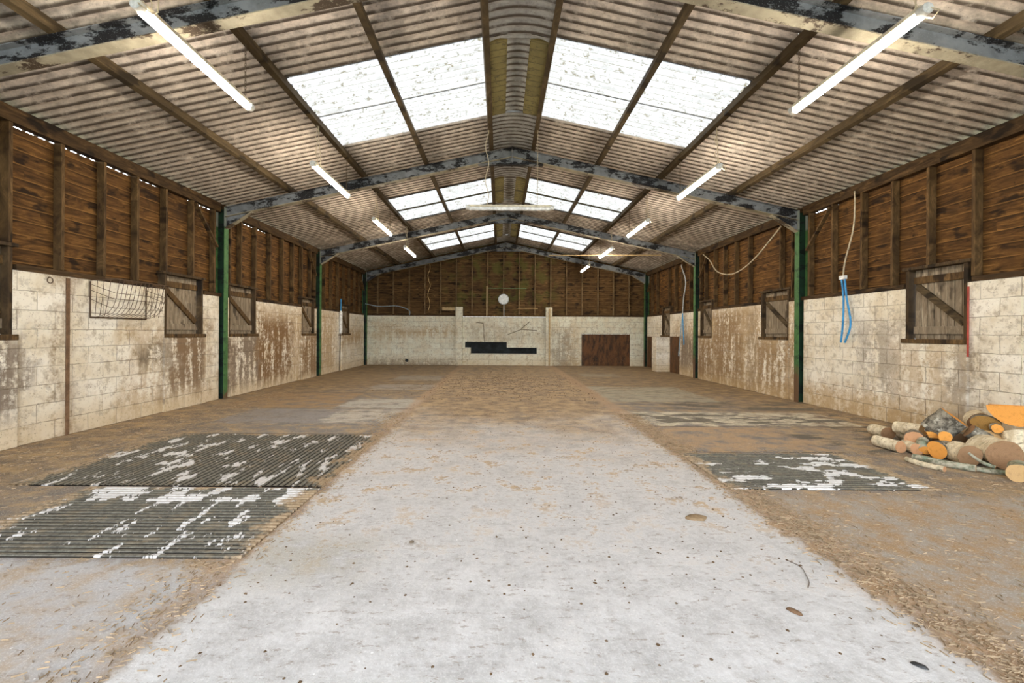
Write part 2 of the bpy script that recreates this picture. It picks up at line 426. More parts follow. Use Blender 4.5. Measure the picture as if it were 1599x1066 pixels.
# floor -------------------------------------------------------------
def mat_floor():
    n = NT('worn_concrete_floor', 0.85)
    x, y, z = n.sep(n.pos)
    big = n.noise(n.pos, 0.9, 6, 0.6); med = n.noise(n.pos, 4, 7, 0.65); fin = n.noise(n.pos, 26, 6, 0.7)
    wx = n.math('ADD', x, n.math('MULTIPLY', n.math('SUBTRACT', med, 0.5), 0.35))
    wy = n.math('ADD', y, n.math('MULTIPLY', n.math('SUBTRACT', med, 0.5), 0.45))
    s_big = n.math('SUBTRACT', big, 0.5)
    # clean concrete
    conc = n.mix(n.step(med, 0.3, 0.7), (0.40, 0.39, 0.38), (0.60, 0.59, 0.585))
    conc = n.mix(n.mul(n.step(fin, 0.35, 0.7), 0.4), conc, (0.72, 0.72, 0.725))
    earth = n.mix(n.step(med, 0.3, 0.7), (0.15, 0.088, 0.036), (0.42, 0.275, 0.118))
    earth = n.mix(n.mul(n.step(fin, 0.5, 0.68), 0.5), earth, (0.52, 0.38, 0.22))
    earth = n.mix(n.mul(n.step(n.noise(n.comb(n.math('MULTIPLY', x, 0.5), y, 0), 16, 5, 0.7), 0.55, 0.68), 0.6), earth, (0.10, 0.06, 0.03))
    lng = n.noise(n.comb(n.math('MULTIPLY', x, 0.9), n.math('MULTIPLY', y, 1.5), 2.0), 2.4, 8, 0.78)
    earth = n.mix(n.mul(n.step(lng, 0.50, 0.62), 0.75), earth, (0.085, 0.055, 0.028))
    earth = n.mix(n.mul(n.step(lng, 0.44, 0.34), 0.6), earth, (0.50, 0.37, 0.19))
    greyd = n.mix(n.step(med, 0.3, 0.7), (0.15, 0.14, 0.13), (0.30, 0.28, 0.26))
    # central aisle: dust thickens towards the far end
    aisle = n.box(wx, y, -1.72, 1.74, -30, 30, 0.03)
    yy = n.math('ADD', y, n.math('MULTIPLY', s_big, 5.0))
    a_d = n.mul(n.step(yy, 3.9, 8.2), 0.9)
    a_spot = n.mul(n.step(n.math('ADD', n.math('MULTIPLY', med, 0.6), n.math('MULTIPLY', fin, 0.4)), 0.515, 0.585), n.step(yy, 1.9, 4.2), 0.8)
    aisle_c = n.mix(n.mx(a_d, a_spot), conc, earth)
    damp = n.mul(n.box(wx, wy, -1.72, -1.0, 2.45, 2.95, 0.2), n.step(med, 0.36, 0.5))
    aisle_c = n.mix(n.mul(damp, 0.45), aisle_c, (0.30, 0.27, 0.19))
    # side bays
    lane = n.mix(n.mul(n.step(med, 0.36, 0.66), 0.75), greyd, earth)
    lane = n.mix(n.mul(n.step(n.math('ABSOLUTE', x), 3.0, 5.6), 0.7), lane, earth)
    far = n.step(yy, 7.0, 12.0)
    lane = n.mix(n.mul(far, 0.7), lane, n.mix(0.5, earth, (0.15, 0.095, 0.035)))
    nearl = n.mul(n.step(x, -1.6, -1.9), n.step(wy, 2.7, 2.5))
    lane = n.mix(n.mul(nearl, 0.85), lane, n.mix(n.step(med, 0.42, 0.66), (0.48, 0.47, 0.47), (0.42, 0.34, 0.26)))
    nearr = n.mul(n.step(x, 1.7, 1.9), n.step(wy, 3.9, 3.6))
    lane = n.mix(n.mul(nearr, 0.85), lane, n.mix(n.step(n.math('ADD', n.math('MULTIPLY', med, .6), n.math('MULTIPLY', fin, .4)), 0.40, 0.60), (0.36, 0.32, 0.27), (0.34, 0.22, 0.115)))
    nz = n.noise(n.comb(n.math('MULTIPLY', x, 0.6), n.math('MULTIPLY', y, 1.6), 4.0), 2.6, 5, 0.55)
    patches = [
        ((-4.5, -2.9, 6.62, 7.85), (0.24, 0.225, 0.22), 0.9), ((-2.95, -1.75, 6.62, 7.85), (0.46, 0.42, 0.36), 0.9),
        ((-3.15, -1.75, 7.95, 9.05), (0.43, 0.41, 0.36), 0.85), ((-5.3, -3.2, 7.95, 9.9), (0.31, 0.19, 0.085), 0.7),
        ((-3.4, -1.8, 10.6, 11.6), (0.32, 0.30, 0.27), 0.7), ((-3.3, -1.9, 12.6, 14.0), (0.27, 0.25, 0.21), 0.7),
        ((1.85, 5.2, 6.62, 7.75), (0.58, 0.53, 0.40), 0.9), ((1.95, 4.2, 8.9, 11.4), (0.34, 0.32, 0.24), 0.75),
        ((1.85, 3.75, 5.2, 6.5), (0.40, 0.26, 0.14), 0.7), ((3.9, 4.4, 3.9, 6.4), (0.36, 0.24, 0.12), 0.5),
        ((2.4, 3.6, 14.0, 15.0), (0.30, 0.27, 0.2), 0.6)]
    for (x0, x1, y0, y1), c, a in patches:
        lane = n.mix(n.mul(n.box(wx, wy, x0, x1, y0, y1, 0.04), n.step(n.math('ADD', n.math('MULTIPLY', med, 0.6), n.math('MULTIPLY', nz, 0.4)), 0.36, 0.56), a), lane, n.mix(n.step(fin, 0.35, 0.65), tuple(k * 0.8 for k in c), tuple(k * 1.12 for k in c)))
    # dark wet-looking stains on the right bays
    dk = n.mul(n.mx(n.box(wx, wy, 2.0, 5.5, 6.7, 7.6, 0.1), n.box(wx, wy, 3.6, 5.3, 5.1, 6.7, 0.1), n.box(wx, wy, 2.6, 5.6, 8.0, 8.9, 0.1)), n.step(nz, 0.50, 0.54))
    lane = n.mix(n.mul(dk, 0.92), lane, (0.085, 0.072, 0.055))
    # dirt-filled joints between the cast slabs
    jl = None
    for (x0, x1, yl) in [(-4.4, -1.72, 5.93), (-5.2, -1.72, 7.9), (-5.0, -1.72, 10.0), (-5.6, -1.8, 12.3), (-5.6, -1.8, 14.8), (-5.6, -1.8, 17.0), (-5.7, -3.2, 16.2),
                         (1.75, 5.8, 6.55), (1.75, 5.8, 7.95), (1.75, 5.8, 8.55), (1.8, 5.8, 11.6), (1.8, 5.8, 13.4), (1.8, 5.8, 15.4), (1.75, 3.75, 5.14)]:
        m = n.box(x, n.math('ADD', y, n.math('MULTIPLY', n.math('SUBTRACT', med, 0.5), 0.10)), x0, x1, yl - 0.018, yl + 0.018, 0.012)
        jl = m if jl is None else n.mx(jl, m)
    lane = n.mix(n.mul(jl, 0.8), lane, (0.06, 0.04, 0.025))
    # straw dust banked along both aisle edges
    band = n.math('MINIMUM', n.math('ABSOLUTE', n.math('ADD', wx, 1.80)), n.math('ABSOLUTE', n.math('SUBTRACT', wx, 1.86)))
    bm = n.mul(n.step(band, 0.16, 0.03), n.step(fin, 0.36, 0.52), n.step(y, 1.0, 3.0))
    bm = n.mx(bm, n.mul(n.step(n.math('ABSOLUTE', n.math('SUBTRACT', wx, 1.86)), 0.22, 0.05), n.step(fin, 0.3, 0.5)))
    col = n.mix(aisle, lane, aisle_c)
    col = n.mix(n.mul(bm, 0.7), col, (0.40, 0.26, 0.15))
    # chips: white lime flakes and dark droppings
    chip = n.voro(n.pos, 7.0); cr = n.noise(n.pos, 3.1, 2)
    col = n.mix(n.mul(n.step(n.voro(n.vmath('ADD', n.pos, (3.1, 1.7, 0)), 9.0), 0.06, 0.03), n.step(n.noise(n.pos, 1.3, 2), 0.45, 0.55)), col, (0.82, 0.82, 0.80))
    col = n.mix(n.mul(n.step(n.math('ADD', chip, n.math('MULTIPLY', fin, 0.10)), 0.100, 0.085), n.step(cr, 0.50, 0.58), 0.8), col, (0.12, 0.09, 0.07))
    grit = n.noise(n.pos, 90, 3, 0.8)
    col = n.mix(n.mul(n.step(grit, 0.52, 0.64), 0.28), col, (0.86, 0.84, 0.80))
    col = n.mix(n.mul(n.step(n.noise(n.vmath('MULTIPLY', n.pos, (0.6, 1.4, 1)), 19, 5, 0.8), 0.56, 0.63), 0.5), col, (0.20, 0.14, 0.09))
    fine2 = n.step(n.noise(n.pos, 55, 4, 0.75), 0.62, 0.70)
    col = n.mix(n.mul(fine2, 0.35), col, (0.17, 0.14, 0.12))
    n.color(col)
    n.bump(n.math('ADD', n.math('MULTIPLY', fin, 0.6), med), 0.5, 0.012)
    return n.m
M['floor'] = mat_floor()

def mat_grooved(name, seed, along, amount, edge, rect):
    """grey-black ribbed slab with flaking pale crust"""
    n = NT(name, 0.8)
    x, y, z = n.sep(n.pos)
    a, b = (x, y) if along == 'y' else (y, x)
    v = n.comb(n.math('MULTIPLY', x, 3.4 if along == 'y' else 1.6), n.math('MULTIPLY', y, 1.3 if along == 'y' else 3.0), seed)
    m = n.noise(v, 2.0, 6, 0.62)
    if edge: m = n.math('ADD', m, n.mul(n.step(y, edge, edge + 0.06), 0.09))
    fin = n.noise(n.pos, 30, 5, 0.7)
    c = n.mix(n.step(fin, 0.3, 0.7), (0.085, 0.08, 0.065), (0.20, 0.19, 0.155))
    c = n.mix(n.mul(n.step(n.noise(n.pos, 5, 5), 0.5, 0.7), 0.5), c, (0.28, 0.22, 0.14))
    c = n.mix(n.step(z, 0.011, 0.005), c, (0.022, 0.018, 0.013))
    x0, x1, y0, y1 = rect
    md = n.noise(n.pos, 4, 7, 0.65)
    wob = n.math('MULTIPLY', n.math('SUBTRACT', md, 0.5), 0.9)
    rim = n.inv(n.box(n.math('ADD', x, wob), n.math('ADD', y, wob), x0 + .10, x1 - .10, y0 - 0.25, y1 + 0.02, 0.06))
    crust = n.step(m, amount, amount + 0.012)
    c = n.mix(crust, c, n.mix(n.step(fin, 0.3, 0.7), (0.52, 0.50, 0.48), (0.66, 0.65, 0.64)))
    c = n.mix(n.mul(rim, n.step(n.math('ADD', n.math('MULTIPLY', md, 0.5), n.math('MULTIPLY', fin, 0.5)), 0.36, 0.5)), c, n.mix(n.step(fin, 0.3, 0.7), (0.26, 0.18, 0.10), (0.42, 0.32, 0.21)))
    n.color(c); n.bump(n.math('ADD', n.mul(crust, 2.0), fin), 0.4, 0.006)
    return n.m

# ---------------------------------------------------------------- setting: floor, ground
fl = MB()
NX, NY = 40, 90
for j in range(NY + 1):
    for i in range(NX + 1):
        X = -5.95 + 11.9 * i / NX; Y = -3.2 + 22.2 * j / NY
        fl.v.append((X, Y, 0.0))
for j in range(NY):
    for i in range(NX):
        a = j * (NX + 1) + i
        fl.f.append((a, a + 1, a + NX + 2, a + NX + 1)); fl.sm.append(True)
fl.box(-5.95, 5.95, -3.2, 19.0, -0.2, -0.002)
tag(fl.build('floor', M['floor']), kind='structure')
gd = MB().box(-60, 60, -60, 80, -0.35, -0.21)
tag(gd.build('ground', M['grass']), kind='structure')

# ---------------------------------------------------------------- setting: side walls
FR = [4.24, 8.99, 13.73, 18.47]                 # steel frame stations
HW = 5.80                                        # half width at the face of the blockwork
BT = 2.04                                        # top of blockwork
WIN = {'left': [(4.42, 5.13), (7.45, 8.42), (9.22, 10.25), (12.60, 13.48), (15.75, 16.60)],
       'right': [(5.78, 6.66), (9.36, 10.35), (12.75, 13.50), (15.90, 16.70)]}
SILL, HEAD = 1.27, 2.30

def studs_y():
    base = [-2.9 + 0.6 * k for k in range(12)] + [4.47]
    return base + [5.08, 5.69, 6.30, 6.88, 7.47, 8.13, 8.74, 9.25, 9.64, 10.22, 10.87, 11.50, 12.08, 12.62, 13.2, 13.52,
                   14.25, 14.85, 15.45, 16.05, 16.65, 17.25, 17.85]

def side_wall(side):
    s = -1 if side == 'left' else 1
    wins = WIN[side]
    def bx(mb, c0, c1, y0, y1, z0, z1):
        a, b = sorted((s * c0, s * c1)); return mb.box(a, b, y0, y1, z0, z1)
    w = MB()
    bays = [(-3.2, 4.15)] + [(FR[i] + 0.09, FR[i + 1] - 0.09) for i in range(3)]
    bays[-1] = (bays[-1][0], 18.36)
    for (a, b) in bays:
        cur = a
        for (wa, wb) in [q for q in wins if a - .01 <= q[0] and q[1] <= b + .01]:
            bx(w, HW, HW + 0.14, cur, wa, 0, BT)
            bx(w, HW - 0.035, HW + 0.14, wa - 0.03, wb + 0.03, 0, SILL - 0.0355)
            cur = wb
        bx(w, HW, HW + 0.14, cur, b, 0, BT)
    for fy in FR[:3]:
        bx(w, HW + 0.125, HW + 0.14, fy - 0.12, fy + 0.12, 0, BT)
    bx(w, HW + 0.125, HW + 0.14, 18.3, 18.64, 0, BT)
    wall = tag(w.build('wall_' + side, M[side + '_blocks'], bevel=0.006), kind='structure')
    # lapped boards
    cl = MB()
    ys = sorted(set([-3.2] + [y for y in studs_y() if not any(abs(y - q) < 0.1 for p in wins for q in p)] + [q for p in wins for q in p] + [18.75]))
    pitch = 0.165
    rnd = random.Random(3 if side == 'left' else 5)
    open_cells = {}
    if side == 'left':
        for i in range(8, 17): open_cells[(i, 'top')] = 1
    for ci in range(len(ys) - 1):
        y0, y1 = ys[ci], ys[ci + 1]
        ym = (y0 + y1) / 2
        inwin = any(wa - 0.03 < ym < wb + 0.03 for wa, wb in wins)
        for k in range(10):
            z0 = BT + 0.03 + k * pitch; z1 = min(z0 + pitch + 0.012, 3.70)
            if k == 9: z1 = 3.76
            if inwin and z1 < HEAD + 0.06: continue
            if inwin and z0 < HEAD: z0 = HEAD - 0.02
            g0 = g1 = 0.0
            if side == 'left':
                if k == 9 and 4.9 < ym < 12.5 and rnd.random() < 0.75: g1 = rnd.choice([0.041, 0.044, 0.047])
                if k == 8 and 9.2 < ym < 12.0 and rnd.random() < 0.6: g1 = 0.007
                if k == 3 and (5.7 < ym < 6.3 or 6.9 < ym < 7.3): g1 = 0.005
                if k == 2 and 12.1 < ym < 12.6: g1 = 0.006
            else:
                if k == 5 and 4.9 < ym < 8.8: g1 = 0.008
                if k == 3 and 8.1 < ym < 8.8: g1 = 0.008
                if k == 9 and 8.1 < ym < 8.8: g1 = 0.05
                if k == 6 and 10.8 < ym < 11.6: g1 = 0.004
            if g1 and k < 9: g1 += 0.012
            c_top, c_bot = HW + 0.105, HW + 0.125
            th = 0.016
            pts = []
            for yv in (y0, y1):
                pts += [(s * c_bot, yv, z0), (s * (c_bot + th), yv, z0), (s * (c_top + th), yv, z1 - g1), (s * c_top, yv, z1 - g1)]
            cl.add(pts, [(0, 1, 2, 3), (7, 6, 5, 4), (0, 4, 5, 1), (1, 5, 6, 2), (2, 6, 7, 3), (3, 7, 4, 0)])
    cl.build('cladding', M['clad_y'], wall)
    for y in studs_y():
        z0 = BT + 0.075
        inw = [q for q in wins if q[0] - 0.02 < y < q[1] + 0.02]
        if inw:
            if side == 'right' and abs(y - inw[0][1]) < 0.15: continue
            z0 = HEAD + 0.05
        bx(MB(), HW + 0.0, HW + 0.102, y, y + 0.045, z0, 3.72).build('stud', M['stud'], wall, bevel=0.003)
    for (ba, bb_) in [(-3.2, FR[0] - 0.07)] + [(FR[i] + 0.07, FR[i + 1] - 0.07) for i in range(3)]:
        bx(MB(), HW - 0.012, HW + 0.10, ba, bb_, 3.721, 3.90).build('eaves_beam', M['beam'], wall, bevel=0.004)
    for fy in FR:
        bx(MB(), HW + 0.101, HW + 0.104, fy - 0.2, min(fy + 0.2, 18.7), 3.70, 3.94).build('eaves_filler', M['beam'], wall)
    cur = -3.2
    for (wa, wb) in wins + [(18.36, 18.5)]:
        if wa - cur > 0.05: bx(MB(), HW + 0.004, HW + 0.10, cur + 0.045, wa - 0.045, BT + 0.001, BT + 0.07).build('wall_plate', M['beam'], wall, bevel=0.004)
        cur = wb
    # raking braces beside the frames
    for (ya, za, yb, zb) in [(8.15, 3.68, 8.78, 3.0), (12.95, 3.68, 13.5, 3.05), (17.7, 3.66, 18.25, 3.05)]:
        MB().bar((s * (HW - 0.02), ya, za), (s * (HW - 0.02), yb, zb), 0.035, 0.07, (s, 0, 0)).build('brace', M['stud'], wall)
    return wall

win_no = 0
def shutter_window(side, wa, wb, gap_far, flip):
    """boarded shutter in a timber frame"""
    global win_no
    win_no += 1
    s = -1 if side == 'left' else 1
    def bx(mb, c0, c1, y0, y1, z0, z1):
        a, b = sorted((s * c0, s * c1)); return mb.box(a, b, y0, y1, z0, z1)
    root = tag(empty('window_%d' % win_no, (0, 0, 0)), kind='structure')
    fr = MB()
    bx(fr, HW + 0.002, HW + 0.139, wa + 0.002, wa + 0.05, SILL + 0.03, HEAD)
    bx(fr, HW + 0.002, HW + 0.139, wb - 0.05, wb - 0.002, SILL + 0.03, HEAD)
    bx(fr, HW - 0.015, HW + 0.102, wa - 0.05, wb + 0.05, HEAD + 0.001, HEAD + 0.045)
    fr.build('window_frame', M['shutter_dark'], root, bevel=0.003)
    bx(MB(), HW - 0.045, HW + 0.14, wa + 0.01, wb + 0.03, SILL - 0.035, SILL + 0.029).build('sill', M['stud'], root, bevel=0.006)
    a, b = wa + 0.051, wb - 0.051
    if gap_far: b -= 0.014 if wa in (7.45, 9.22, 5.78) else 0.0
    zb, zt = SILL + 0.029, HEAD - 0.002
    sh = MB()
    nb = max(5, round((b - a) / 0.10)); bw = (b - a) / nb
    for i in range(nb):
        zb_i = zb
        bx(sh, HW + 0.085, HW + 0.103, a + i * bw + 0.0045, a + (i + 1) * bw - 0.0045, zb_i, zt)
    so = sh.build('shutter', M['shutter'], root, bevel=0.002)
    bx(MB(), HW + 0.1035, HW + 0.112, a, b, zb, zt).build('gap_backing', M['shutter_dark'], so)  # dark board added behind so the gaps between boards read dark
    bx(MB(), HW + 0.062, HW + 0.0845, a, b, zt - 0.20, zt - 0.10).build('ledge', M['stud'], so, bevel=0.003)
    bx(MB(), HW + 0.062, HW + 0.0845, a, b, zb + 0.07, zb + 0.18).build('ledge', M['shutter'], so, bevel=0.003)
    y0, y1 = (a + 0.06, b - 0.05) if flip else (b - 0.06, a + 0.05)
    MB().bar((s * (HW + 0.073), y0, zt - 0.24), (s * (HW + 0.073), y1, zb + 0.22), 0.030, 0.09, (0, 0.6, 0.8)).build('brace', M['purlin'] if side == 'right' else M['stud'], so)  # darker timber tone stands in for the shadow along the brace edges
    return root

side_wall('left'); side_wall('right')
for i, (a, b) in enumerate(WIN['left']): shutter_window('left', a, b, True, True)
for i, (a, b) in enumerate(WIN['right']): shutter_window('right', a, b, True, False)

# ---------------------------------------------------------------- setting: back wall
YB = 18.62
bw = MB()
DX0, DX1, DZ = 3.17, 5.18, 1.32
hole = [(-1.68, 0.97), (0.06, 0.97), (0.06, 0.74), (1.31, 0.74), (1.31, 0.485), (-1.44, 0.485), (-1.44, 0.73), (-1.68, 0.73)]
def zb(x0, x1, z0, z1, y0=YB, y1=YB + 0.14): bw.box(x0, x1, y0, y1, z0, z1)
zb(-5.92, -4.22, 0, BT); zb(-4.22, -3.98, 0.28, BT); zb(-4.22, -3.98, 0, 0.08); zb(-3.98, -2.06, 0, BT)
# ragged-edged round pipe hole
import math as _m
R0 = 0.10
for k in range(16):
    a0, a1 = 2 * PI * k / 16, 2 * PI * (k + 1) / 16
    def edge(a):
        t = 1 / max(abs(_m.cos(a)) / 0.12, abs(_m.sin(a)) / 0.10); return (-4.10 + _m.cos(a) * t, 0.18 + _m.sin(a) * t)
    r_ = 0.075
    q = [(-4.10 + r_ * _m.cos(a0), 0.18 + r_ * _m.sin(a0)), edge(a0), edge(a1), (-4.10 + r_ * _m.cos(a1), 0.18 + r_ * _m.sin(a1))]
    bw.prism(q, 'y', YB, YB + 0.14)
zb(-2.06, -1.68, 0, 1.99); zb(-1.68, 0.06, 0.97, 1.99); zb(0.06, 1.31, 0.74, 1.99); zb(-1.44, 1.31, 0, 0.485); zb(-1.68, -1.44, 0, 0.73); zb(1.31, 1.9, 0, 1.99)
zb(1.9, DX0, 0, BT); zb(DX0, DX1, DZ, BT); zb(DX1, 5.92, 0, BT)
# the two raised piers
zb(-2.06, -1.77, 0, 2.41, YB - 0.16, YB + 0.06); zb(1.66, 1.93, 0, 2.41, YB - 0.16, YB + 0.06)
wback = tag(bw.build('wall_back', M['back_blocks'], bevel=0.005), kind='structure')
# raised pier end behind the clapboards is cut round the piers
gc = MB()
def roof_under(c): return 5.06 + 0.10 - 0.215 * abs(c)
for k in range(20):
    z0 = BT - 0.02 + k * 0.165; z1 = z0 + 0.178
    xm = min(5.92, (5.195 - z0) / 0.215)
    if xm <= 0.05: break
    xt = max(0.02, min(5.92, (5.195 - z1) / 0.215))
    y_top, y_bot, th = YB + 0.125, YB + 0.145, 0.016
    half = [(xm, z0)]
    if xm > 5.9 and xt < 5.9: half.append((5.92, 5.195 - 0.215 * 5.92))
    half.append((xt, z1))
    outline = half + [(-a, b) for a, b in reversed(half)]
    k_ = len(outline); pts = []
    for yy_ in (0, th):
        pts += [(a, y_bot + (y_top - y_bot) * (b - z0) / (z1 - z0) + yy_, b) for a, b in outline]
    gc.add(pts, [tuple(range(k_)), tuple(range(2 * k_ - 1, k_ - 1, -1))] + [(i, k_ + i, k_ + (i + 1) % k_, (i + 1) % k_) for i in range(k_)])
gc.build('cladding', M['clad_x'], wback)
for k in range(-8, 9):
    x = -0.09 + k * 0.655
    MB().box(x - 0.023, x + 0.023, YB + 0.02, YB + 0.122, BT + 0.07, roof_under(x) - 0.12).build('stud', M['stud_pale'], wback, bevel=0.003)
MB().box(-5.8, -2.08, YB + 0.015, YB + 0.12, BT + 0.001, BT + 0.068).build('wall_plate', M['beam'], wback)
MB().box(1.95, 5.8, YB + 0.015, YB + 0.12, BT + 0.001, BT + 0.068).build('wall_plate', M['beam'], wback)
MB().box(-1.76, 1.65, YB - 0.03, YB + 0.14, 1.991, 2.035).build('coping', M['whiteplastic'], wback)
MB().box(1.78, 1.84, YB - 0.20, YB - 0.162, 0.02, 2.35).build('batten', M['palewood'], wback)
dr = tag(empty('door_1', (0, 0, 0)), kind='structure')
MB().box(DX0 + 0.0005, DX1 - 0.0005, YB + 0.06, YB + 0.09, 0.001, DZ - 0.0005).build('door_sheet', M['rustdoor'], dr)
ps = MB()
for i in range(30):
    for j in range(6):
        ps.v.append((-1.9 + 3.5 * i / 29, YB + 0.20 + 0.03 * math.sin(i * 1.7 + j) + random.uniform(-.01, .01), 0.35 + 0.85 * j / 5))
for i in range(29):
    for j in range(5):
        a = i * 6 + j; ps.f.append((a, a + 6, a + 7, a + 1)); ps.sm.append(True)
ps.box(-1.9, 1.6, YB + 0.25, YB + 0.28, 0.3, 1.25)
tag(ps.build('plastic_sheet', M['blackplastic']), 'crumpled black plastic sheet behind the long ragged hole in the back wall', 'plastic sheet')
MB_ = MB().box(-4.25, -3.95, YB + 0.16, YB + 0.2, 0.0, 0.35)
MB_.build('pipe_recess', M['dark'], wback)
# ---------------------------------------------------------------- dark boarding and stub pier at the far right corner
bb = MB().box(HW - 0.012, HW - 0.002, 16.72, 18.3, 0.01, 1.24)
tag(bb.build('wall_board', M['rustdoor']), 'dark brown sheet fixed low on right wall in the far corner', 'board')
bb = MB().box(HW - 0.014, HW - 0.002, 15.05, 15.85, 0.01, 1.26)
tag(bb.build('wall_board', M['rustdoor']), 'dark brown plank on right wall just in front of short white block pier', 'board')
pr = MB().box(5.34, HW - 0.03, 15.95, 16.42, 0, 1.24)
tag(pr.build('block_pier', M['right_blocks'], bevel=0.01), 'short white painted block pier standing against right wall near far corner', 'pier')

# ---------------------------------------------------------------- roof
SKY = [(5.72, 7.78), (10.86, 12.95), (15.40, 17.50)]
RT = lambda c: 5.06 + 0.155 - 0.215 * abs(c)          # mid-plane of sheeting
PITCH = 0.146; AMP = 0.027
def corr(mb, c0, c1, y0, y1, nc=3, dz0=0.0, ns=8):
    ny = max(2, round((y1 - y0) / PITCH * ns))
    b = len(mb.v)
    for i in range(nc + 1):
        c = c0 + (c1 - c0) * i / nc
        for j in range(ny + 1):
            y = y0 + (y1 - y0) * j / ny
            z = RT(c) + AMP * math.sin(2 * PI * y / PITCH) + dz0
            mb.v.append((c, y, z))
    for i in range(nc):
        for j in range(ny):
            a = b + i * (ny + 1) + j
            mb.f.append((a, a + 1, a + ny + 2, a + ny + 1)); mb.sm.append(True)
ce = MB()
segs = []
ys = [-3.2]
cuts = sorted([a for p in SKY for a in p])
lines = [-3.2]
y = -3.2
allc = cuts + [18.9]
prev = -3.2
for cpos in allc:
    nseg = max(1, round((cpos - prev) / 1.022))
    for k in range(nseg):
        segs.append((prev + (cpos - prev) * k / nseg, prev + (cpos - prev) * (k + 1) / nseg))
    prev = cpos
rr = random.Random(11)
for (a, b) in segs:
    lit = any(abs(a - p[0]) < 1.5 and a >= p[0] - .01 and b <= p[1] + .01 for p in SKY)
    for s in (-1, 1):
        d = rr.uniform(-0.002, 0.002)
        if lit:
            corr(ce, s * 2.97, s * 6.25, a - 0.03, b + 0.03, 4, d)
        else:
            corr(ce, s * 0.30, s * 2.99, a - 0.03, b + 0.03, 4, d + 0.008)
            corr(ce, s * 2.95, s * 6.25, a - 0.03, b + 0.03, 4, d)
ceil = tag(ce.build('ceiling', M['sheet'], recalc=False), kind='structure')
for (a, b) in SKY:
    for s in (-1, 1):
        for (p, q) in ((a, (a + b) / 2 + 0.02), ((a + b) / 2 - 0.02, b)):
            m = MB(); corr(m, s * 0.36, s * 2.99, p - 0.01, q + 0.01, 6, 0.0)
            m.build('rooflight_sheet', M['skylight'], ceil, recalc=False)
        # yellowed strip beside the ridge
        m = MB(); corr(m, s * 0.15, s * 0.40, a - 0.05, b + 0.02, 2, -0.03)
        m.build('ridge_side_panel', M['ridge_yellow'], ceil, recalc=False)
# rounded ridge cap, wide between rooflights and narrow along them
rc = MB()
def ridge(mb, y0, y1, half, dz):
    ny = max(2, round((y1 - y0) / PITCH * 8)); nc = 10
    b = len(mb.v)
    for i in range(nc + 1):
        c = -half + 2 * half * i / nc
        t = c / half
        zc = RT(half) + (RT(0) - RT(half)) * (1 - t * t) * 0.75
        for j in range(ny + 1):
            y = y0 + (y1 - y0) * j / ny
            mb.v.append((c, y, zc + dz + 0.018 * math.sin(2 * PI * y / PITCH)))
    for i in range(nc):
        for j in range(ny):
            a = b + i * (ny + 1) + j
            mb.f.append((a, a + 1, a + ny + 2, a + ny + 1)); mb.sm.append(True)
prev = -3.2
for (a, b) in SKY:
    ridge(rc, prev, a + 0.06, 0.40, -0.035); ridge(rc, a - 0.04, b + 0.04, 0.165, -0.012); prev = b - 0.06
ridge(rc, prev, 18.9, 0.40, -0.035)
rc.build('ridge_cap', M['ridge'], ceil, recalc=False)
slope = math.atan(0.215)
for s in (-1, 1):
    for cpos in (0.42, 1.72, 2.97, 4.42):
        zc = 5.06 - 0.215 * cpos + 0.0625
        up = Vector((s * math.sin(slope), 0, math.cos(slope)))
        MB().bar((s * cpos, -3.2, zc), (s * cpos, 18.7, zc), 0.075, 0.122, up).build('purlin', M['purlin'], ceil, bevel=0.004)

# ---------------------------------------------------------------- steel portal frames
def make_frame():
    root = empty('steel_frame', (0, 0, 0))
    for s in (-1, 1):
        p = MB()
        ax, bx_ = sorted((s * 5.72, s * 5.73)); p.box(ax, bx_, -0.066, 0.066, 0.0, 3.83)
        ax, bx_ = sorted((s * 5.885, s * 5.895)); p.box(ax, bx_, -0.066, 0.066, 0.0, 3.78)
        po = p.build('post', M['green_steel'], root)
        ax, bx_ = sorted((s * 5.7305, s * 5.8845)); MB().box(ax, bx_, -0.004, 0.004, 0.0, 3.79).build('web', M['green_shaded'], po)
        r = MB()
        z_at = lambda c: 5.06 - 0.215 * c
        c0, c1 = 0.012, 5.715
        r.bar((s * c1, 0, z_at(c1) - 0.005), (s * c0, 0, z_at(c0) - 0.005), 0.133, 0.010)
        r.bar((s * c1, 0, z_at(c1) - 0.10), (s * c0, 0, z_at(c0) - 0.10), 0.008, 0.18)
        ro = r.build('rafter', M['steel'], root)
        MB().bar((s * c1, 0, z_at(c1) - 0.195), (s * c0, 0, z_at(c0) - 0.195), 0.133, 0.012).build('flange', M['steel_pale'], ro)
        h = MB()
        poly = [(s * 5.716, 3.42), (s * 5.716, z_at(5.716) - 0.2), (s * 5.20, z_at(5.2) - 0.2)]
        h.prism(poly, 'y', -0.005, 0.005)
        ho = h.build('haunch', M['steel'], root)
        MB().bar((s * 5.716, 0, 3.41), (s * 5.19, 0, z_at(5.2) - 0.205), 0.12, 0.012).build('haunch_flange', M['steel_pale'], ho)
    a = MB()
    a.prism([(-0.68, 4.72), (0.62, 4.72), (0.0, 4.86)], 'y', -0.005, 0.005)
    a.box(-0.68, 0.62, -0.055, 0.055, 4.708, 4.7195)
    a.box(-0.011, 0.011, -0.075, 0.075, 4.70, 5.065)
    a.build('apex_plate', M['steel'], root)
    return root
frame0 = make_frame()
flab = ['peeling grey steel roof frame nearest the viewer, crossing the top of the picture', 'steel roof frame on green posts, second from front, ahead of unlit hanging light',
        'steel roof frame on green posts, third from front, behind the unlit hanging light', 'dark steel roof frame against the boarded back gable']
for i, fy in enumerate(FR):
    o = frame0 if i == 0 else copy_tree(frame0)
    o.location = (0, fy, 0)
    tag(o, flab[i], 'roof frame', 'steel portal frames across the barn')

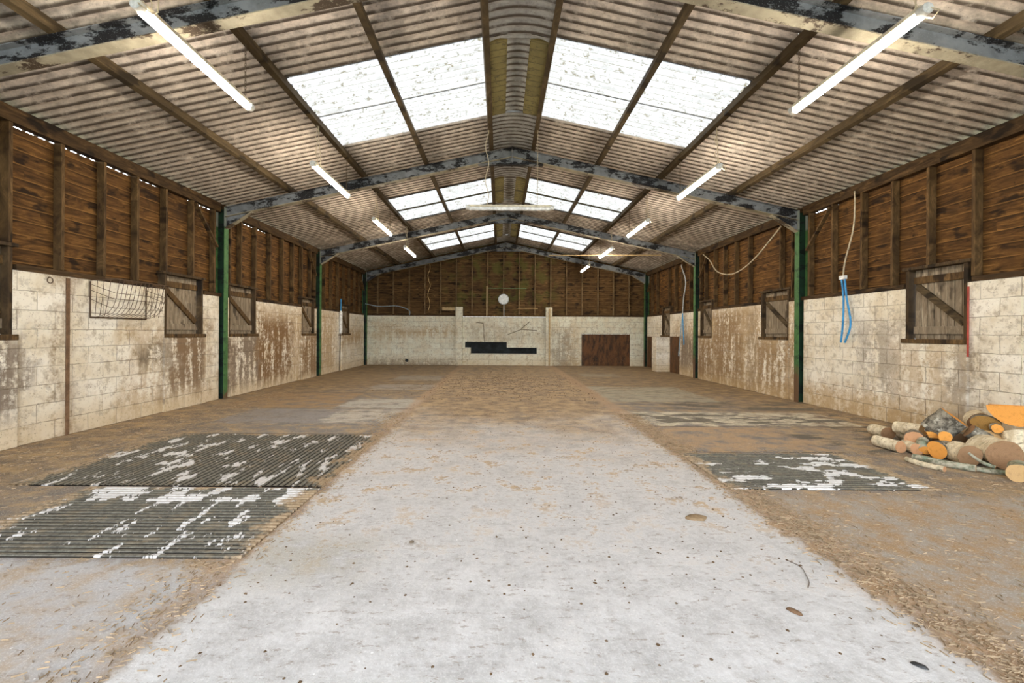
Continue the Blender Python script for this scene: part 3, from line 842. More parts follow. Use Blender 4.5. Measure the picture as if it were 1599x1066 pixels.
# ---------------------------------------------------------------- lights
def make_light(lit):
    root = empty('fluorescent_light', (0, 0, 0))
    L = 1.5
    MB().box(-0.032, 0.032, 0.0, L, 0.012, 0.05).build('housing', M['fitting'], root, bevel=0.006)
    t = MB(); t.tube([(0, 0.03, -0.018), (0, L - 0.03, -0.018)], 0.033, 16)
    t.build('tube', M['tube_lit'] if lit else M['whiteplastic'], root)
    for y in (-0.035, L - 0.03):
        MB().tube([(0, y, 0.004), (0, y + 0.065, 0.004)], 0.042, 16).build('end_cap', M['end_cap'], root)
    return root
def chain_mb(z0, z1, x, y, r=0.006):
    m = MB(); k = 0; z = z0
    while z < z1:
        ax = (1, 0) if k % 2 else (0, 1)
        pts = [(x + ax[0] * 0.009 * math.cos(t), y + ax[1] * 0.009 * math.cos(t), z + 0.018 + 0.02 * math.sin(t)) for t in [i * PI / 4 for i in range(9)]]
        m.tube(pts, 0.0028, 4, caps=False); z += 0.031; k += 1
    return m
lit0 = make_light(True)
zl = 3.80; xl = 2.97
hang = 5.06 - 0.215 * 2.97 - zl - 0.05
co = chain_mb(0.05, 0.05 + hang, 0, 1.42); co.build('chain', M['chain'], lit0)
cm = MB(); rr = random.Random(4)
cm.tube([(0.005 + 0.02 * math.sin(i * 1.3), 0.10 + 0.02 * math.cos(i * 1.7), 0.05 + hang * i / 12) for i in range(13)], 0.005, 6)
cm.build('chain', M['cable'], lit0)
cb = MB()
cb.tube([(0.01, -0.02, 0.02), (0.06, -0.06, -0.03), (0.09, 0.02, -0.04), (0.07, 0.10, 0.03), (0.05, 0.14, 0.2), (0.03, 0.12, 0.4), (0.02, 0.14, 0.05 + hang)], 0.006, 6)
cb.build('cable', M['cable'], lit0)
lights = [(-xl, 3.39), (-xl, 6.56), (-xl, 9.72), (-xl, 12.88), (xl, 3.39), (xl, 6.56), (xl, 9.72), (xl, 12.88), (xl, 16.2)]
side_n = {-1: 'left', 1: 'right'}
ordn = ['nearest the viewer, largest in view', 'second from the front', 'third from the front', 'fourth from the front', 'farthest, by the back gable']
cnt = {-1: 0, 1: 0}
for i, (x, y) in enumerate(lights):
    o = lit0 if i == 0 else copy_tree(lit0)
    o.location = (x, y, zl)
    s = -1 if x < 0 else 1
    tag(o, 'lit white tube light hung under %s roof slope, %s' % (side_n[s], ordn[cnt[s]]), 'ceiling light', 'lit tube lights hung along the roof')
    cnt[s] += 1
un = make_light(False)
un.rotation_euler = (0, 0, -PI / 2)
un.location = (-0.81, 8.0, 3.58)
chain_mb(0.05, 1.36, 0, 1.24).build('chain', M['cable'], un)
cm = MB(); cm.tube([(0.01 * math.sin(i * 1.9), 0.34 + 0.03 * math.sin(i * 0.7) + 0.0 * i, 0.05 + 1.33 * i / 20) for i in range(21)], 0.007, 6)
cm.build('cable', M['cable'], un)
tag(un, 'unlit cream tube fitting hung crosswise on cords beneath the ridge', 'ceiling light')

# ---------------------------------------------------------------- grooved slabs
def grooved(name, x0, x1, y0, y1, along, mat, label, pitch=0.05):
    m = MB(); t0 = 0.003; t1 = 0.013
    if along == 'x':
        k = round((y1 - y0) / pitch)
        prof = []
        for i in range(k):
            y = y0 + (y1 - y0) * i / k; p = (y1 - y0) / k
            prof += [(y, t0), (y + p * .12, t1), (y + p * .62, t1), (y + p * .74, t0)]
        prof.append((y1, t0))
        nx = 2
        vs = []
        for (y, z) in prof: vs += [(x0, y, z), (x1, y, z)]
        fs = [(2 * i, 2 * i + 1, 2 * i + 3, 2 * i + 2) for i in range(len(prof) - 1)]
        m.add(vs, fs)
    else:
        k = round((x1 - x0) / pitch)
        prof = []
        for i in range(k):
            x = x0 + (x1 - x0) * i / k; p = (x1 - x0) / k
            prof += [(x, t0), (x + p * .12, t1), (x + p * .62, t1), (x + p * .74, t0)]
        prof.append((x1, t0))
        vs = []
        for (x, z) in prof: vs += [(x, y0, z), (x, y1, z)]
        fs = [(2 * i, 2 * i + 2, 2 * i + 3, 2 * i + 1) for i in range(len(prof) - 1)]
        m.add(vs, fs)
    m.box(x0, x1, y0, y1, -0.001, 0.0035)
    o = m.build(name, mat, recalc=False)
    return tag(o, label, 'floor slab', 'ribbed floor slabs')
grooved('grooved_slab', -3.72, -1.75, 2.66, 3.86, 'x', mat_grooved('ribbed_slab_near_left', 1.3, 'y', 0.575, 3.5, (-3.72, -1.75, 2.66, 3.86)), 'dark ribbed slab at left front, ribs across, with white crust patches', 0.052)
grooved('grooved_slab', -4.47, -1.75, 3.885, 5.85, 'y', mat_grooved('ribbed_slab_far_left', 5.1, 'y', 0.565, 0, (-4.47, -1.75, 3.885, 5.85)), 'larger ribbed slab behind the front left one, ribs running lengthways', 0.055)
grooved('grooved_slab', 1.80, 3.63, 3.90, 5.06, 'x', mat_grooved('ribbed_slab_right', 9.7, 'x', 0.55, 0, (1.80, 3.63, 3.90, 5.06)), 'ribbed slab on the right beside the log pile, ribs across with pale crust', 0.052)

# ---------------------------------------------------------------- hay rack
hr = empty('hay_rack', (-5.80, 6.57, 1.53))
def H(x, y, z): return (x + 0.0, y - 6.57, z - 1.53)     # x measured from the wall face
m = MB()
m.tube([H(0.01, 6.09, 2.02), H(0.01, 6.09, 1.53)], 0.009, 6); m.tube([H(0.01, 7.05, 2.02), H(0.01, 7.05, 1.53)], 0.009, 6)
m.tube([H(0.01, 6.09, 1.53), H(0.01, 7.05, 1.53)], 0.010, 6)
m.tube([H(0.01, 6.09, 2.03), H(0.36, 6.09, 2.05), H(0.38, 6.14, 2.05), H(0.38, 7.0, 2.05), H(0.36, 7.05, 2.05), H(0.01, 7.05, 2.03)], 0.006, 6)
m.build('rack_frame', M['wire'], hr)
m = MB()
prof = [(0.38, 2.05), (0.355, 1.93), (0.33, 1.80), (0.29, 1.68), (0.22, 1.59), (0.10, 1.54), (0.01, 1.53)]
for k in range(13):
    y = 6.13 + k * 0.073
    m.tube([H(a, y, z) for a, z in prof], 0.0035, 5)
for (a, z) in ((0.345, 1.86), (0.325, 1.78), (0.28, 1.66)):
    m.tube([H(0.01, 6.09, z + 0.12), H(a * .6, 6.09, z + 0.05), H(a, 6.10, z), H(a, 7.04, z), H(a * .6, 7.05, z + 0.05), H(0.01, 7.05, z + 0.12)], 0.0035, 5)
for ys_ in (6.09, 7.05):
    for t in (0.28, 0.52, 0.76):
        m.tube([H(0.38 * t, ys_, 2.04), H(0.34 * t, ys_, 1.8), H(0.27 * t, ys_, 1.55)], 0.0035, 5)
m.build('wire_bars', M['wire'], hr)
tag(hr, 'rusty wire hay rack hung on the left block wall before the shutter', 'hay rack')
ring = MB()
ring.tube([(-5.79, 5.52, 2.0), (-5.76, 5.52, 2.0)], 0.008, 6)
ring.tube([(-5.765, 5.52 + 0.035 * math.sin(t), 1.963 + 0.035 * math.cos(t)) for t in [i * PI / 8 for i in range(17)]], 0.006, 6, caps=False)
tag(ring.build('tie_ring', M['wire']), 'iron tie ring at the top of left block wall, left of the hay rack', 'ring')
st = MB().box(-5.815, -5.786, 5.755, 5.80, 0.0, 2.02)
tag(st.build('iron_strip', plain('rust_brown_iron', (0.17, 0.10, 0.055), 0.8)), 'rust brown upright strip on left block wall beside the hay rack', 'strip')

# ---------------------------------------------------------------- clock and things on the back gable
ck = empty('wall_clock', (-0.09, YB - 0.02, 2.74))
m = MB(); m.tube([(0, 0.035, 0), (0, 0.0, 0), (0, -0.02, 0)], [0.215, 0.225, 0.205], 40); m.build('rim', M['palepipe'], ck)
m = MB(); m.tube([(0, -0.0205, 0), (0, -0.026, 0)], 0.188, 40); m.build('dial', M['clockface'], ck)
for k in range(12):
    a = k * PI / 6
    m = MB(); m.bar((0.15 * math.sin(a), -0.027, 0.15 * math.cos(a)), (0.175 * math.sin(a), -0.027, 0.175 * math.cos(a)), 0.003, 0.008, (0, -1, 0.01))
    m.build('hour_mark', M['chain'], ck)
for a, L_, w_ in ((2.2, 0.09, 0.012), (0.15, 0.14, 0.008)):
    MB().bar((0, -0.029, 0), (L_ * math.sin(a), -0.029, L_ * math.cos(a)), 0.003, w_, (0, -1, 0.01)).build('hand', M['chain'], ck)
tag(ck, 'round white faced dial with grey rim at the middle of back gable', 'clock')
tag(MB().tube([(-0.07, YB - 0.005, 2.51), (-0.07, YB - 0.005, 2.05)], 0.014, 8).build('support_rod', M['palepipe']), 'pale rod standing under the round dial on the back wall', 'rod')
tag(MB().tube([(-0.74, YB - 0.02, 3.205), (0.86, YB - 0.02, 3.20)], 0.011, 8).build('green_pipe', M['greenpipe']), 'thin green horizontal pipe on the back gable above the dial', 'pipe')
tag(MB().box(-0.80, -0.755, YB - 0.02, YB + 0.015, 2.06, 3.29).build('timber_batten', M['palewood']), 'pale upright batten on back gable left of the dial', 'batten')
tag(MB().box(0.50, 1.34, YB - 0.05, YB + 0.015, 2.355, 2.385).build('timber_batten', M['tanwood']), 'short tan level batten on back gable right of the dial', 'batten')
tag(MB().box(-2.63, -2.10, YB - 0.03, YB + 0.015, 2.27, 2.40).build('timber_board', M['palewood']), 'pale short board on back gable beside top of left pier', 'board')
tw = MB(); rr = random.Random(9)
tw.tube([(-3.18 + 0.05 * math.sin(i * 0.9) + rr.uniform(-.012, .012), YB - 0.03, 4.25 - 0.11 * i) for i in range(19)], 0.013, 6)
tag(tw.build('twine', M['twine']), 'wavy straw coloured twine hanging down the back gable at left', 'twine')
def curve_pts(P, n=8):
    P = [Vector(p) for p in P]; out = []
    for i in range(len(P) - 1):
        p0 = P[max(i - 1, 0)]; p1 = P[i]; p2 = P[i + 1]; p3 = P[min(i + 2, len(P) - 1)]
        for k in range(n):
            t = k / n
            out.append(0.5 * ((2 * p1) + (p2 - p0) * t + (2 * p0 - 5 * p1 + 4 * p2 - p3) * t * t + (3 * p1 - p0 - 3 * p2 + p3) * t ** 3))
    out.append(P[-1]); return out
tag(MB().tube(curve_pts([(-5.70, 18.2, 2.50), (-5.3, 18.5, 2.42), (-4.95, 18.52, 2.42), (-4.55, 18.54, 2.44), (-4.2, 18.55, 2.36), (-3.98, 18.56, 2.24), (-3.98, 18.58, 2.06)]), 0.014, 8)
    .build('water_hose', M['paleblue']), 'pale blue hose strung along back gable from the left corner', 'hose')
# left far water pipe with drinker
wp = empty('water_pipe', (-5.76, 15.5, 0))
MB().tube([(0, 0, 0.02), (0, 0.0, 0.5), (0.01, 0.01, 1.2), (0, 0, 1.6)], 0.014, 8).build('lower_pipe', M['dark'], wp)
MB().tube([(0.02, 0.02, 1.28), (0.02, 0.02, 1.33), (0.02, 0.02, 2.02), (0.02, 0.02, 2.08)], [0.02, 0.055, 0.055, 0.02], 12).build('lagging', M['whiteplastic'], wp)
MB().tube([(0.02, 0.02, 2.08), (0.02, 0.02, 2.5)], 0.022, 10).build('upper_pipe', M['blue'], wp)
MB().tube([(0.0, -0.12, 1.24), (0.10, 0.0, 1.24), (0.0, 0.35, 1.24)], 0.015, 8).build('bracket', M['chain'], wp)
tag(wp, 'upright water pipe with white sleeve and blue top on the far left wall', 'pipe')
# blue hoses on the right wall
bh = empty('blue_hose', (5.72, 7.8, 2.34))
for (dy, bot, b2) in ((0.02, 0.06, 0.0), (-0.05, -0.04, -0.10)):
    MB().tube(curve_pts([(0.01, dy, 0), (0.0, dy - 0.06, -0.35), (0.0, dy + b2 - 0.05, -0.8), (0.02, dy + 0.02 + b2 * .2, -1.12)]), 0.016, 10).build('hose', M['blue'], bh)
MB().box(-0.02, 0.04, -0.08, 0.05, -0.03, 0.04).build('connector', M['whiteplastic'], bh, bevel=0.01)
MB().tube(curve_pts([(0.02, 0.0, 0.03), (0.02, -0.05, 0.30), (0.02, -0.22, 0.8), (0.02, -0.25, 1.2), (0.04, -0.22, 1.44)]), 0.012, 8).build('hanging_cord', M['cable'], bh)
tag(bh, 'pair of bright blue pipes hanging on a cord on near right wall', 'hose')
bh = empty('blue_hose', (5.72, 14.6, 2.02))
MB().tube(curve_pts([(0, 0, 0), (-0.02, -0.1, -0.45), (0.0, -0.12, -0.95), (0.02, -0.05, -1.0)]), 0.018, 8).build('hose', M['blue'], bh)
MB().tube(curve_pts([(0.02, 0.05, 0), (-0.04, 0.02, -0.5), (-0.02, 0.18, -1.0), (0.0, 0.3, -1.4)]), 0.018, 8).build('hose', M['paleblue'], bh)
MB().tube(curve_pts([(0, 0, 0), (-0.05, -0.2, 0.5), (-0.05, -0.35, 1.0), (-0.03, 0.02, 1.52), (0.02, 0.1, 1.6)]), 0.016, 8).build('hanging_cord', M['palepipe'], bh)
tag(bh, 'tangle of blue hoses hanging on the far right wall near third post', 'hose')
tag(MB().tube(curve_pts([(5.70, 13.1, 3.68), (5.66, 12.6, 3.42), (5.62, 12.1, 3.05), (5.60, 11.4, 2.87), (5.60, 10.8, 2.92), (5.60, 10.2, 3.12), (5.62, 9.75, 3.38), (5.66, 9.4, 3.62)]), 0.014, 8)
    .build('slack_cable', M['cable']), 'slack grey cable looping between posts along the right wall', 'cable')
tag(MB().tube([(1.28, 13.9, 3.76), (4.75, 13.9, 3.79)], 0.016, 8).build('conduit_pipe', M['palewood']), 'long thin pale rod running level below right roof slope at the far end', 'rod')
tag(MB().tube([(5.775, 5.745, 1.98), (5.775, 5.745, 1.08)], 0.012, 8).build('red_rod', M['red']), 'thin red rod upright on right wall beside the near shutter', 'rod')

# ---------------------------------------------------------------- firewood
def mat_bark(name, kind):
    n = NT(name, 0.9)
    x, y, z = n.sep(n.obj)
    ang = n.math('ARCTAN2', y, x)
    v = n.comb(n.math('MULTIPLY', ang, 0.5), n.math('MULTIPLY', z, 5.0), 1.0)
    a = n.noise(n.pos, 14, 6, 0.7)
    if kind == 'birch':
        base = n.mix(n.step(a, 0.35, 0.65), (0.50, 0.41, 0.27), (0.80, 0.71, 0.52))
        dash = n.step(n.noise(n.vmath('MULTIPLY', n.obj, (14.0, 14.0, 80.0)), 1.0, 3), 0.60, 0.66)
        base = n.mix(n.mul(dash, 0.8), base, (0.10, 0.07, 0.045))
        base = n.mix(n.mul(n.step(n.noise(n.pos, 7, 4), 0.56, 0.64), 0.6), base, (0.20, 0.17, 0.10))
    elif kind == 'grey':
        base = n.mix(n.step(a, 0.38, 0.6), (0.07, 0.06, 0.045), (0.27, 0.245, 0.19))
        base = n.mix(n.mul(n.step(n.noise(n.pos, 22, 4), 0.58, 0.66), 0.7), base, (0.52, 0.49, 0.40))
    else:
        base = n.mix(n.step(a, 0.38, 0.6), (0.13, 0.14, 0.09), (0.40, 0.37, 0.28))
        base = n.mix(n.mul(n.step(n.noise(n.pos, 12, 4), 0.56, 0.66), 0.6), base, (0.22, 0.30, 0.22))
    n.color(base); n.bump(n.noise(n.vmath('MULTIPLY', n.obj, (1, 1, 0.35)), 60, 5, 0.7), 0.7, 0.006)
    return n.m
def mat_cut(name, c0, c1):
    n = NT(name, 0.8)
    x, y, z = n.sep(n.obj)
    r = n.math('SQRT', n.math('ADD', n.math('MULTIPLY', x, x), n.math('MULTIPLY', y, y)))
    r = n.math('ADD', r, n.math('MULTIPLY', n.noise(n.obj, 9, 3), 0.02))
    ringv = n.math('SINE', n.math('MULTIPLY', r, 620))
    c = n.mix(n.math('ADD', n.math('MULTIPLY', ringv, 0.25), 0.5), c0, c1)
    c = n.mix(n.mul(n.step(n.noise(n.obj, 25, 4), 0.5, 0.7), 0.45), c, tuple(k * 0.7 for k in c0))
    c = n.mix(n.step(r, 0.016, 0.008), c, tuple(k * 0.4 for k in c0))
    n.color(c); n.bump(ringv, 0.2, 0.001)
    return n.m
M['birch'] = mat_bark('birch_bark', 'birch'); M['grey'] = mat_bark('grey_ash_bark', 'grey'); M['lichen'] = mat_bark('lichened_bark', 'lichen')
M['cut_brown'] = mat_cut('weathered_cut_wood', (0.24, 0.135, 0.065), (0.36, 0.215, 0.115))
M['cut_orange'] = mat_cut('fresh_orange_cut_wood', (0.62, 0.25, 0.045), (0.80, 0.38, 0.085))
M['cut_moss'] = mat_cut('mossy_brown_cut_wood', (0.15, 0.085, 0.025), (0.42, 0.22, 0.05))
M['cut_tan'] = mat_cut('tan_cut_wood', (0.46, 0.28, 0.12), (0.62, 0.41, 0.19))
M['cut_pink'] = mat_cut('pinkish_cut_wood', (0.42, 0.21, 0.10), (0.55, 0.31, 0.16))

def log(face, direc, L, r, bark, cut, label, shape='round', flat_dir=None, name='firewood_log', roll=0.0, taper=0.94, sq=1.0):
    """face = centre of the visible sawn end; direc = the way the log runs back from it"""
    d = Vector(direc).normalized()
    ref = Vector((0, 0, 1)) if abs(d.z) < 0.95 else Vector((0, 1, 0))
    xa = ref.cross(d).normalized(); ya = d.cross(xa)
    mat = Matrix((xa, ya, d)).transposed().to_4x4()
    mat = Matrix.Translation(Vector(face)) @ mat @ Matrix.Rotation(roll, 4, 'Z')
    rnd = random.Random(hash(label) % 1 + len(label) * 31 + int(face[0] * 1000))
    n, nl = 28, 9
    ph = [rnd.uniform(0, 6.28) for _ in range(4)]
    if shape == 'round': a0, a1, closed = 0.0, 2 * PI, True
    elif shape == 'half': a0, a1, closed = 0.0, PI * 1.06, False
    else: a0, a1, closed = 0.0, PI * 0.62, False
    cnt_ = n if closed else n // 2 + 3
    ring = []
    for i in range(cnt_):
        t = a0 + (a1 - a0) * (i / cnt_ if closed else i / (cnt_ - 1))
        rad = r * (1 + 0.05 * math.sin(2 * t + ph[0]) + 0.03 * math.sin(3 * t + ph[1]) + 0.015 * math.sin(7 * t + ph[2]))
        ring.append((rad * math.cos(t), rad * math.sin(t) * sq))
    centre = (0.0, 0.0) if shape == 'round' else ((0, -0.01) if shape == 'half' else (0.0, 0.0))
    off = (0, -r * 0.42 * sq) if shape == 'half' else ((-r * .3, -r * .35) if shape == 'wedge' else (0, 0))
    bend = rnd.uniform(-0.02, 0.02)
    vs = []
    for j in range(nl + 1):
        f = j / nl; k = 1 + (taper - 1) * f + 0.02 * math.sin(5 * f + ph[3])
        for (x, y) in ring:
            q = 1 + 0.02 * rnd.uniform(-1, 1)
            vs.append((x * k * q + off[0] + bend * math.sin(f * PI), y * k * q + off[1], L * f))
    m = MB(); fs = []
    for j in range(nl):
        for i in range(cnt_ if closed else cnt_ - 1):
            i2 = (i + 1) % cnt_
            fs.append((j * cnt_ + i, j * cnt_ + i2, (j + 1) * cnt_ + i2, (j + 1) * cnt_ + i))
    m.add(vs, fs, True)
    o = m.build(name, M[bark])
    o.matrix_world = mat
    def end(j, nm):
        e = MB(); b = vs[j * cnt_:(j + 1) * cnt_]
        sgn = -0.0015 if j == 0 else 0.0015
        pts = [(p[0], p[1], p[2] + sgn) for p in b] + [(off[0] + centre[0], off[1] + centre[1], b[0][2] + sgn)]
        k = len(b)
        f = [(i, (i + 1) % k, k) for i in range(k if closed else k - 1)]
        if not closed: f.append((k - 1, 0, k)) if shape == 'half' else None
        e.add(pts, f); e.build(nm, M[cut], o)
    end(0, 'cut_face'); end(nl, 'cut_face')
    if not closed:
        sf = MB(); c = (off[0], off[1])
        for (i) in (0, cnt_ - 1):
            pts = []
            for j in range(nl + 1):
                p = vs[j * cnt_ + i]; pts.append(p); pts.append((c[0] + rnd.uniform(-.003, .003), c[1] + rnd.uniform(-.003, .003), p[2]))
            sf.add(pts, [(2 * j, 2 * j + 1, 2 * j + 3, 2 * j + 2) for j in range(nl)])
        sf.build('split_face', M[cut], o)
    return tag(o, label, 'log', 'split and sawn firewood in the heap')

log((4.792, 5.78, 0.082), (0.1, 1, 0.0), 0.26, 0.085, 'birch', 'cut_brown', 'small birch log with brown end at the far left back of the heap')
log((4.39, 5.15, 0.066), (-0.05, 1, 0.0), 0.32, 0.068, 'birch', 'cut_pink', 'white birch log with pinkish end, front left corner of the heap')
log((4.906, 5.42, 0.192), (-0.15, 1, -0.05), 0.32, 0.078, 'birch', 'cut_tan', 'birch log slanting back with tan oval end, between leftmost logs and big grey log')
log((4.586, 5.2, 0.153), (0.7, 0.8, -0.02), 0.22, 0.085, 'grey', 'cut_pink', 'round reddish log end resting above two ground logs at the left')
log((4.502, 5.07, 0.062), (0.3, 1, 0), 0.22, 0.064, 'birch', 'cut_pink', 'short log on the ground with reddish end, next to front left birch')
log((4.562, 5.03, 0.06), (0.5, 0.7, 0.45), 0.18, 0.055, 'lichen', 'cut_orange', 'small upright leaning log with dull orange end, third along the front')
log((4.71, 5.12, 0.213), (0.5, 0.8, 0.1), 0.12, 0.075, 'grey', 'cut_orange', 'thin orange split wedge wedged under the big grey tilted log',shape="wedge",roll=1.2)
log((4.973, 5.12, 0.419), (-0.45, 0.42, -0.72), 0.27, 0.142, 'grey', 'cut_orange', 'big grey barked log tilted up, its orange split face to the top right')
log((4.732, 4.98, 0.223), (0.65, 0.75, -0.05), 0.11, 0.060, 'birch', 'cut_orange', 'bright orange round end in the middle of the heap')
log((4.581, 4.92, 0.093), (1, 0.22, 0.0), 0.33, 0.096, 'grey', 'cut_orange', 'grey barked log lying sideways with orange end facing left')
log((4.649, 4.64, 0.105), (0.3, 1, 0.0), 0.22, 0.108, 'birch', 'cut_brown', 'pale barked log with wide dark brown end, front middle of the heap')
log((4.886, 4.52, 0.145), (0.38, 1, 0.0), 0.34, 0.15, 'birch', 'cut_brown', 'largest log, broad grey brown end, front right of the heap')
log((5.13, 4.92, 0.20), (-0.55, 0.3, 0.42), 0.17, 0.080, 'grey', 'cut_brown', 'dark grey barked chunk leaning in the centre right under mossy log')
log((5.201, 5.0, 0.364), (0.7, 0.7, 0.0), 0.22, 0.12, 'grey', 'cut_moss', 'mossy brown split log on the top row left of the big orange half log',sq=.75)
log((5.178, 4.86, 0.344), (0.7, 0.7, 0.0), 0.12, 0.048, 'grey', 'cut_orange', 'small orange sawn branch end between mossy log and big orange half log')
log((5.309, 4.82, 0.498), (0.75, 0.68, -0.05), 0.26, 0.185, 'grey', 'cut_orange', 'large half log with bright orange face, topmost at the right edge',shape="half",roll=3.0)
log((5.14, 4.86, 0.247), (0.15, 0.5, -0.75), 0.11, 0.1, 'lichen', 'cut_tan', 'flat tan sawn piece lying under the mossy brown log')
log((5.282, 4.72, 0.107), (0.05, 0.35, 0.95), 0.24, 0.11, 'birch', 'cut_tan', 'white barked log standing tilted at right edge of the heap')
log((4.582, 4.14, 0.081), (0.75, 0.65, 0), 0.26, 0.084, 'lichen', 'cut_tan', 'log with tan growth rings lying apart at the lower right edge')
log((5.426, 5.27, 0.326), (0.6, 0.8, 0.05), 0.26, 0.11, 'birch', 'cut_brown', 'speckled pale log mostly hidden behind the mossy top log')
log((4.942, 5.62, 0.058), (0.3, 1, 0), 0.22, 0.06, 'birch', 'cut_brown', 'thin birch log hidden behind the round reddish end')
log((5.142, 5.22, 0.11), (0.6, 0.8, 0), 0.26, 0.1, 'grey', 'cut_brown', 'dark log deep in the gap behind the bright orange end')
log((5.414, 5.05, 0.116), (0.7, 0.8, 0), 0.28, 0.12, 'grey', 'cut_brown', 'dark log deep in the heap behind the two broad brown ends')
log((4.948, 5.25, 0.087), (0.3, 1, 0), 0.28, 0.09, 'grey', 'cut_brown', 'dark log on the ground behind the sideways grey log')
def stick(pts, rs, label, bark='lichen'):
    p0 = Vector(pts[-1]); o = MB()
    loc = [Vector(p) - p0 for p in pts]
    c = curve_pts(loc, 4); k = len(c)
    o.tube(c, [rs[0] + (rs[1] - rs[0]) * i / (k - 1) for i in range(k)], 12)
    b = o.build('firewood_branch', M[bark]); b.location = p0
    d = (c[-1] - c[-2]).normalized()
    MB().tube([c[-1], c[-1] + d * 0.002], rs[1] * 0.97, 12).build('cut_face', M['cut_pink'], b)
    return tag(b, label, 'branch', 'thin branches in front of the heap')
stick([(4.14, 4.80, 0.027), (4.13, 4.64, 0.026), (4.19, 4.44, 0.028)], (0.026, 0.029), 'thin sawn birch stick lying farthest left in front of the log heap', 'birch')
stick([(4.27, 4.86, 0.034), (4.36, 4.62, 0.034), (4.50, 4.44, 0.036)], (0.036, 0.035), 'thicker greenish stick lying in front of the heap, middle of three')
stick([(4.52, 4.47, 0.028), (4.62, 4.38, 0.024), (4.78, 4.29, 0.026)], (0.024, 0.027), 'dark lichen covered branch in front of the heap, rightmost of three')
stick([(4.55, 4.56, 0.16), (4.60, 4.48, 0.09), (4.65, 4.40, 0.058)], (0.012, 0.02), 'short forked twig end poking up from the rightmost branch')

# ---------------------------------------------------------------- loose straw, crumbs and small finds on the floor
def straw():
    rnd = random.Random(21); m = MB()
    def one(x, y, L):
        a = rnd.uniform(0, PI); dx, dy = math.cos(a) * L / 2, math.sin(a) * L / 2; w = rnd.uniform(0.0004, 0.0009)
        nx, ny = -math.sin(a) * w, math.cos(a) * w; z = rnd.uniform(0.002, 0.006)
        vs = [(x - dx - nx, y - dy - ny, z - 0.002), (x - dx + nx, y - dy + ny, z - 0.002), (x - dx, y - dy, z + 0.003),
              (x + dx - nx, y + dy - ny, z - 0.002), (x + dx + nx, y + dy + ny, z - 0.002), (x + dx, y + dy, z + 0.003)]
        m.add(vs, [(0, 3, 5, 2), (1, 2, 5, 4), (0, 2, 1), (3, 4, 5)])
    for _ in range(5200): one(rnd.gauss(1.88, 0.10), rnd.uniform(1.3, 7.5), rnd.uniform(0.01, 0.045))
    for _ in range(2600): one(rnd.gauss(-1.85, 0.13), rnd.uniform(1.5, 7.5), rnd.uniform(0.01, 0.04))
    for _ in range(2600): one(rnd.uniform(1.9, 5.7), rnd.uniform(1.8, 5.2), rnd.uniform(0.01, 0.05))
    for _ in range(1500): one(rnd.uniform(-5.6, -1.8), rnd.uniform(1.4, 6.5), rnd.uniform(0.01, 0.04))
    for _ in range(1500): one(rnd.gauss(-5.0, 0.35), rnd.uniform(4.0, 10), rnd.uniform(0.01, 0.045))
    return m
tag(straw().build('loose_straw', M['straw'], recalc=False), 'thin scattered straw lying along the aisle edges and side bays', 'straw', kind='stuff')
def crumbs():
    rnd = random.Random(31); m = MB()
    for _ in range(2600):
        if rnd.random() < 0.45: x, y = rnd.gauss(-0.3, 0.9), rnd.gauss(12.8, 1.8)
        else: x, y = rnd.uniform(-1.9, 1.9), rnd.uniform(1.5, 14) ** 1.0
        if y > 18.3 or abs(x) > 5.5: continue
        if y < 2.2 and rnd.random() < 0.4: continue
        r = rnd.uniform(0.004, 0.011) * (1.9 if y > 9 else 1.0); a = rnd.uniform(0, 6.28); h = r * 0.6
        vs = [(x + r * rnd.uniform(.6, 1.2) * math.cos(a + k * PI / 2.5), y + r * rnd.uniform(.6, 1.2) * math.sin(a + k * PI / 2.5), 0.0) for k in range(5)]
        vs += [(x, y, h)]
        m.add(vs, [(k, (k + 1) % 5, 5) for k in range(5)])
    return m
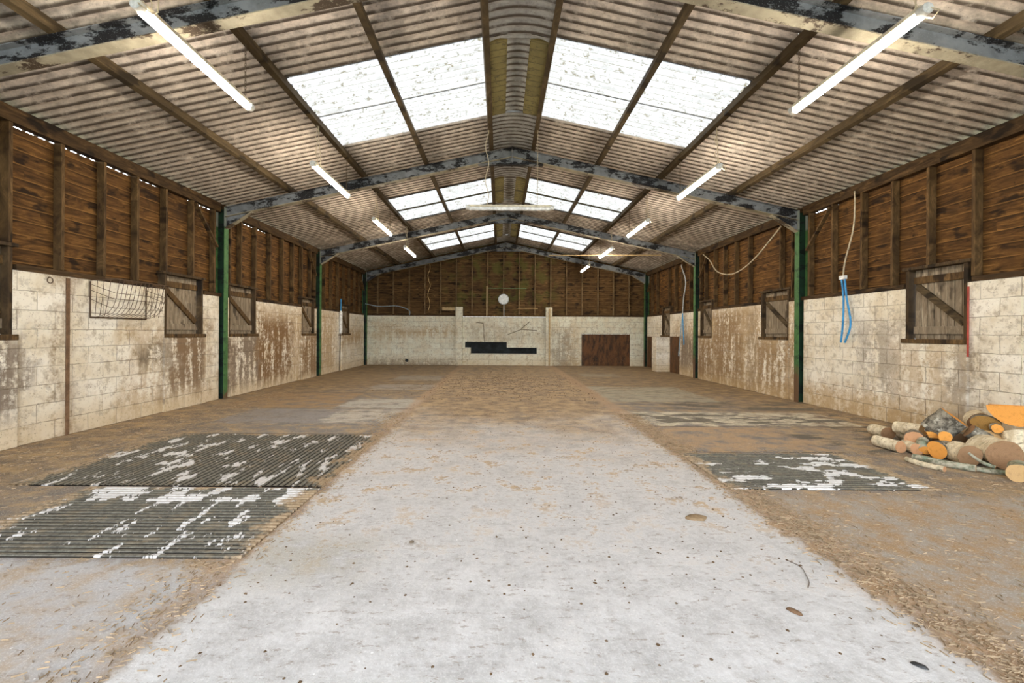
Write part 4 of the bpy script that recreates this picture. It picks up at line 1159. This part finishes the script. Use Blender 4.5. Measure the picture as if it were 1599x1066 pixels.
tag(crumbs().build('dirt_crumbs', plain('dark_brown_crumbs', (0.12, 0.075, 0.04), 0.95), recalc=False), 'dark crumbs and leaf scraps strewn over the concrete aisle', 'dirt', kind='stuff')
tag(MB().tube(curve_pts([(1.50, 2.68, 0.004), (1.53, 2.60, 0.006), (1.50, 2.51, 0.007), (1.47, 2.44, 0.005), (1.43, 2.39, 0.004)]), [0.002] * 33, 6).build('twig', M['wire']), 'thin dark curved twig on the pale concrete near right aisle edge', 'twig')
def flake(name, x, y, rx, ry, h, a, mat, label, cat):
    m = MB(); rnd = random.Random(int(x * 100 + y * 10)); n_ = 14
    for (k, hh) in ((1.0, 0.0), (0.85, h * .8), (0.45, h)):
        for i in range(n_):
            t = 2 * PI * i / n_; q = k * (1 + 0.12 * rnd.uniform(-1, 1))
            u, v = rx * q * math.cos(t), ry * q * math.sin(t)
            m.v.append((x + u * math.cos(a) - v * math.sin(a), y + u * math.sin(a) + v * math.cos(a), 0.001 + hh))
    for l in range(2):
        for i in range(n_):
            i2 = (i + 1) % n_; m.f.append((l * n_ + i, l * n_ + i2, (l + 1) * n_ + i2, (l + 1) * n_ + i)); m.sm.append(True)
    m.f.append(tuple(range(2 * n_, 3 * n_))); m.sm.append(True)
    return tag(m.build(name, mat), label, cat)
mb_ = plain('dried_dung', (0.27, 0.19, 0.11), 0.95); mk_ = plain('brown_leaf', (0.17, 0.10, 0.055), 0.9)
flake('dried_dung', 1.23, 3.29, 0.085, 0.055, 0.012, 0.2, mb_, 'flat dried dung disc on the aisle concrete right of centre', 'dung')
flake('dead_leaf', 1.22, 2.18, 0.035, 0.016, 0.012, 2.2, mk_, 'curled brown leaf on bare aisle concrete in the right foreground', 'leaf')
flake('dead_leaf', 1.50, 1.83, 0.028, 0.012, 0.01, 2.4, M['dark'], 'small blackened leaf scrap lowest in the right foreground', 'leaf')
flake('pebble', -0.78, 2.88, 0.016, 0.012, 0.012, 0.4, M['chain'], 'small dark stone on aisle concrete left of centre', 'stone')
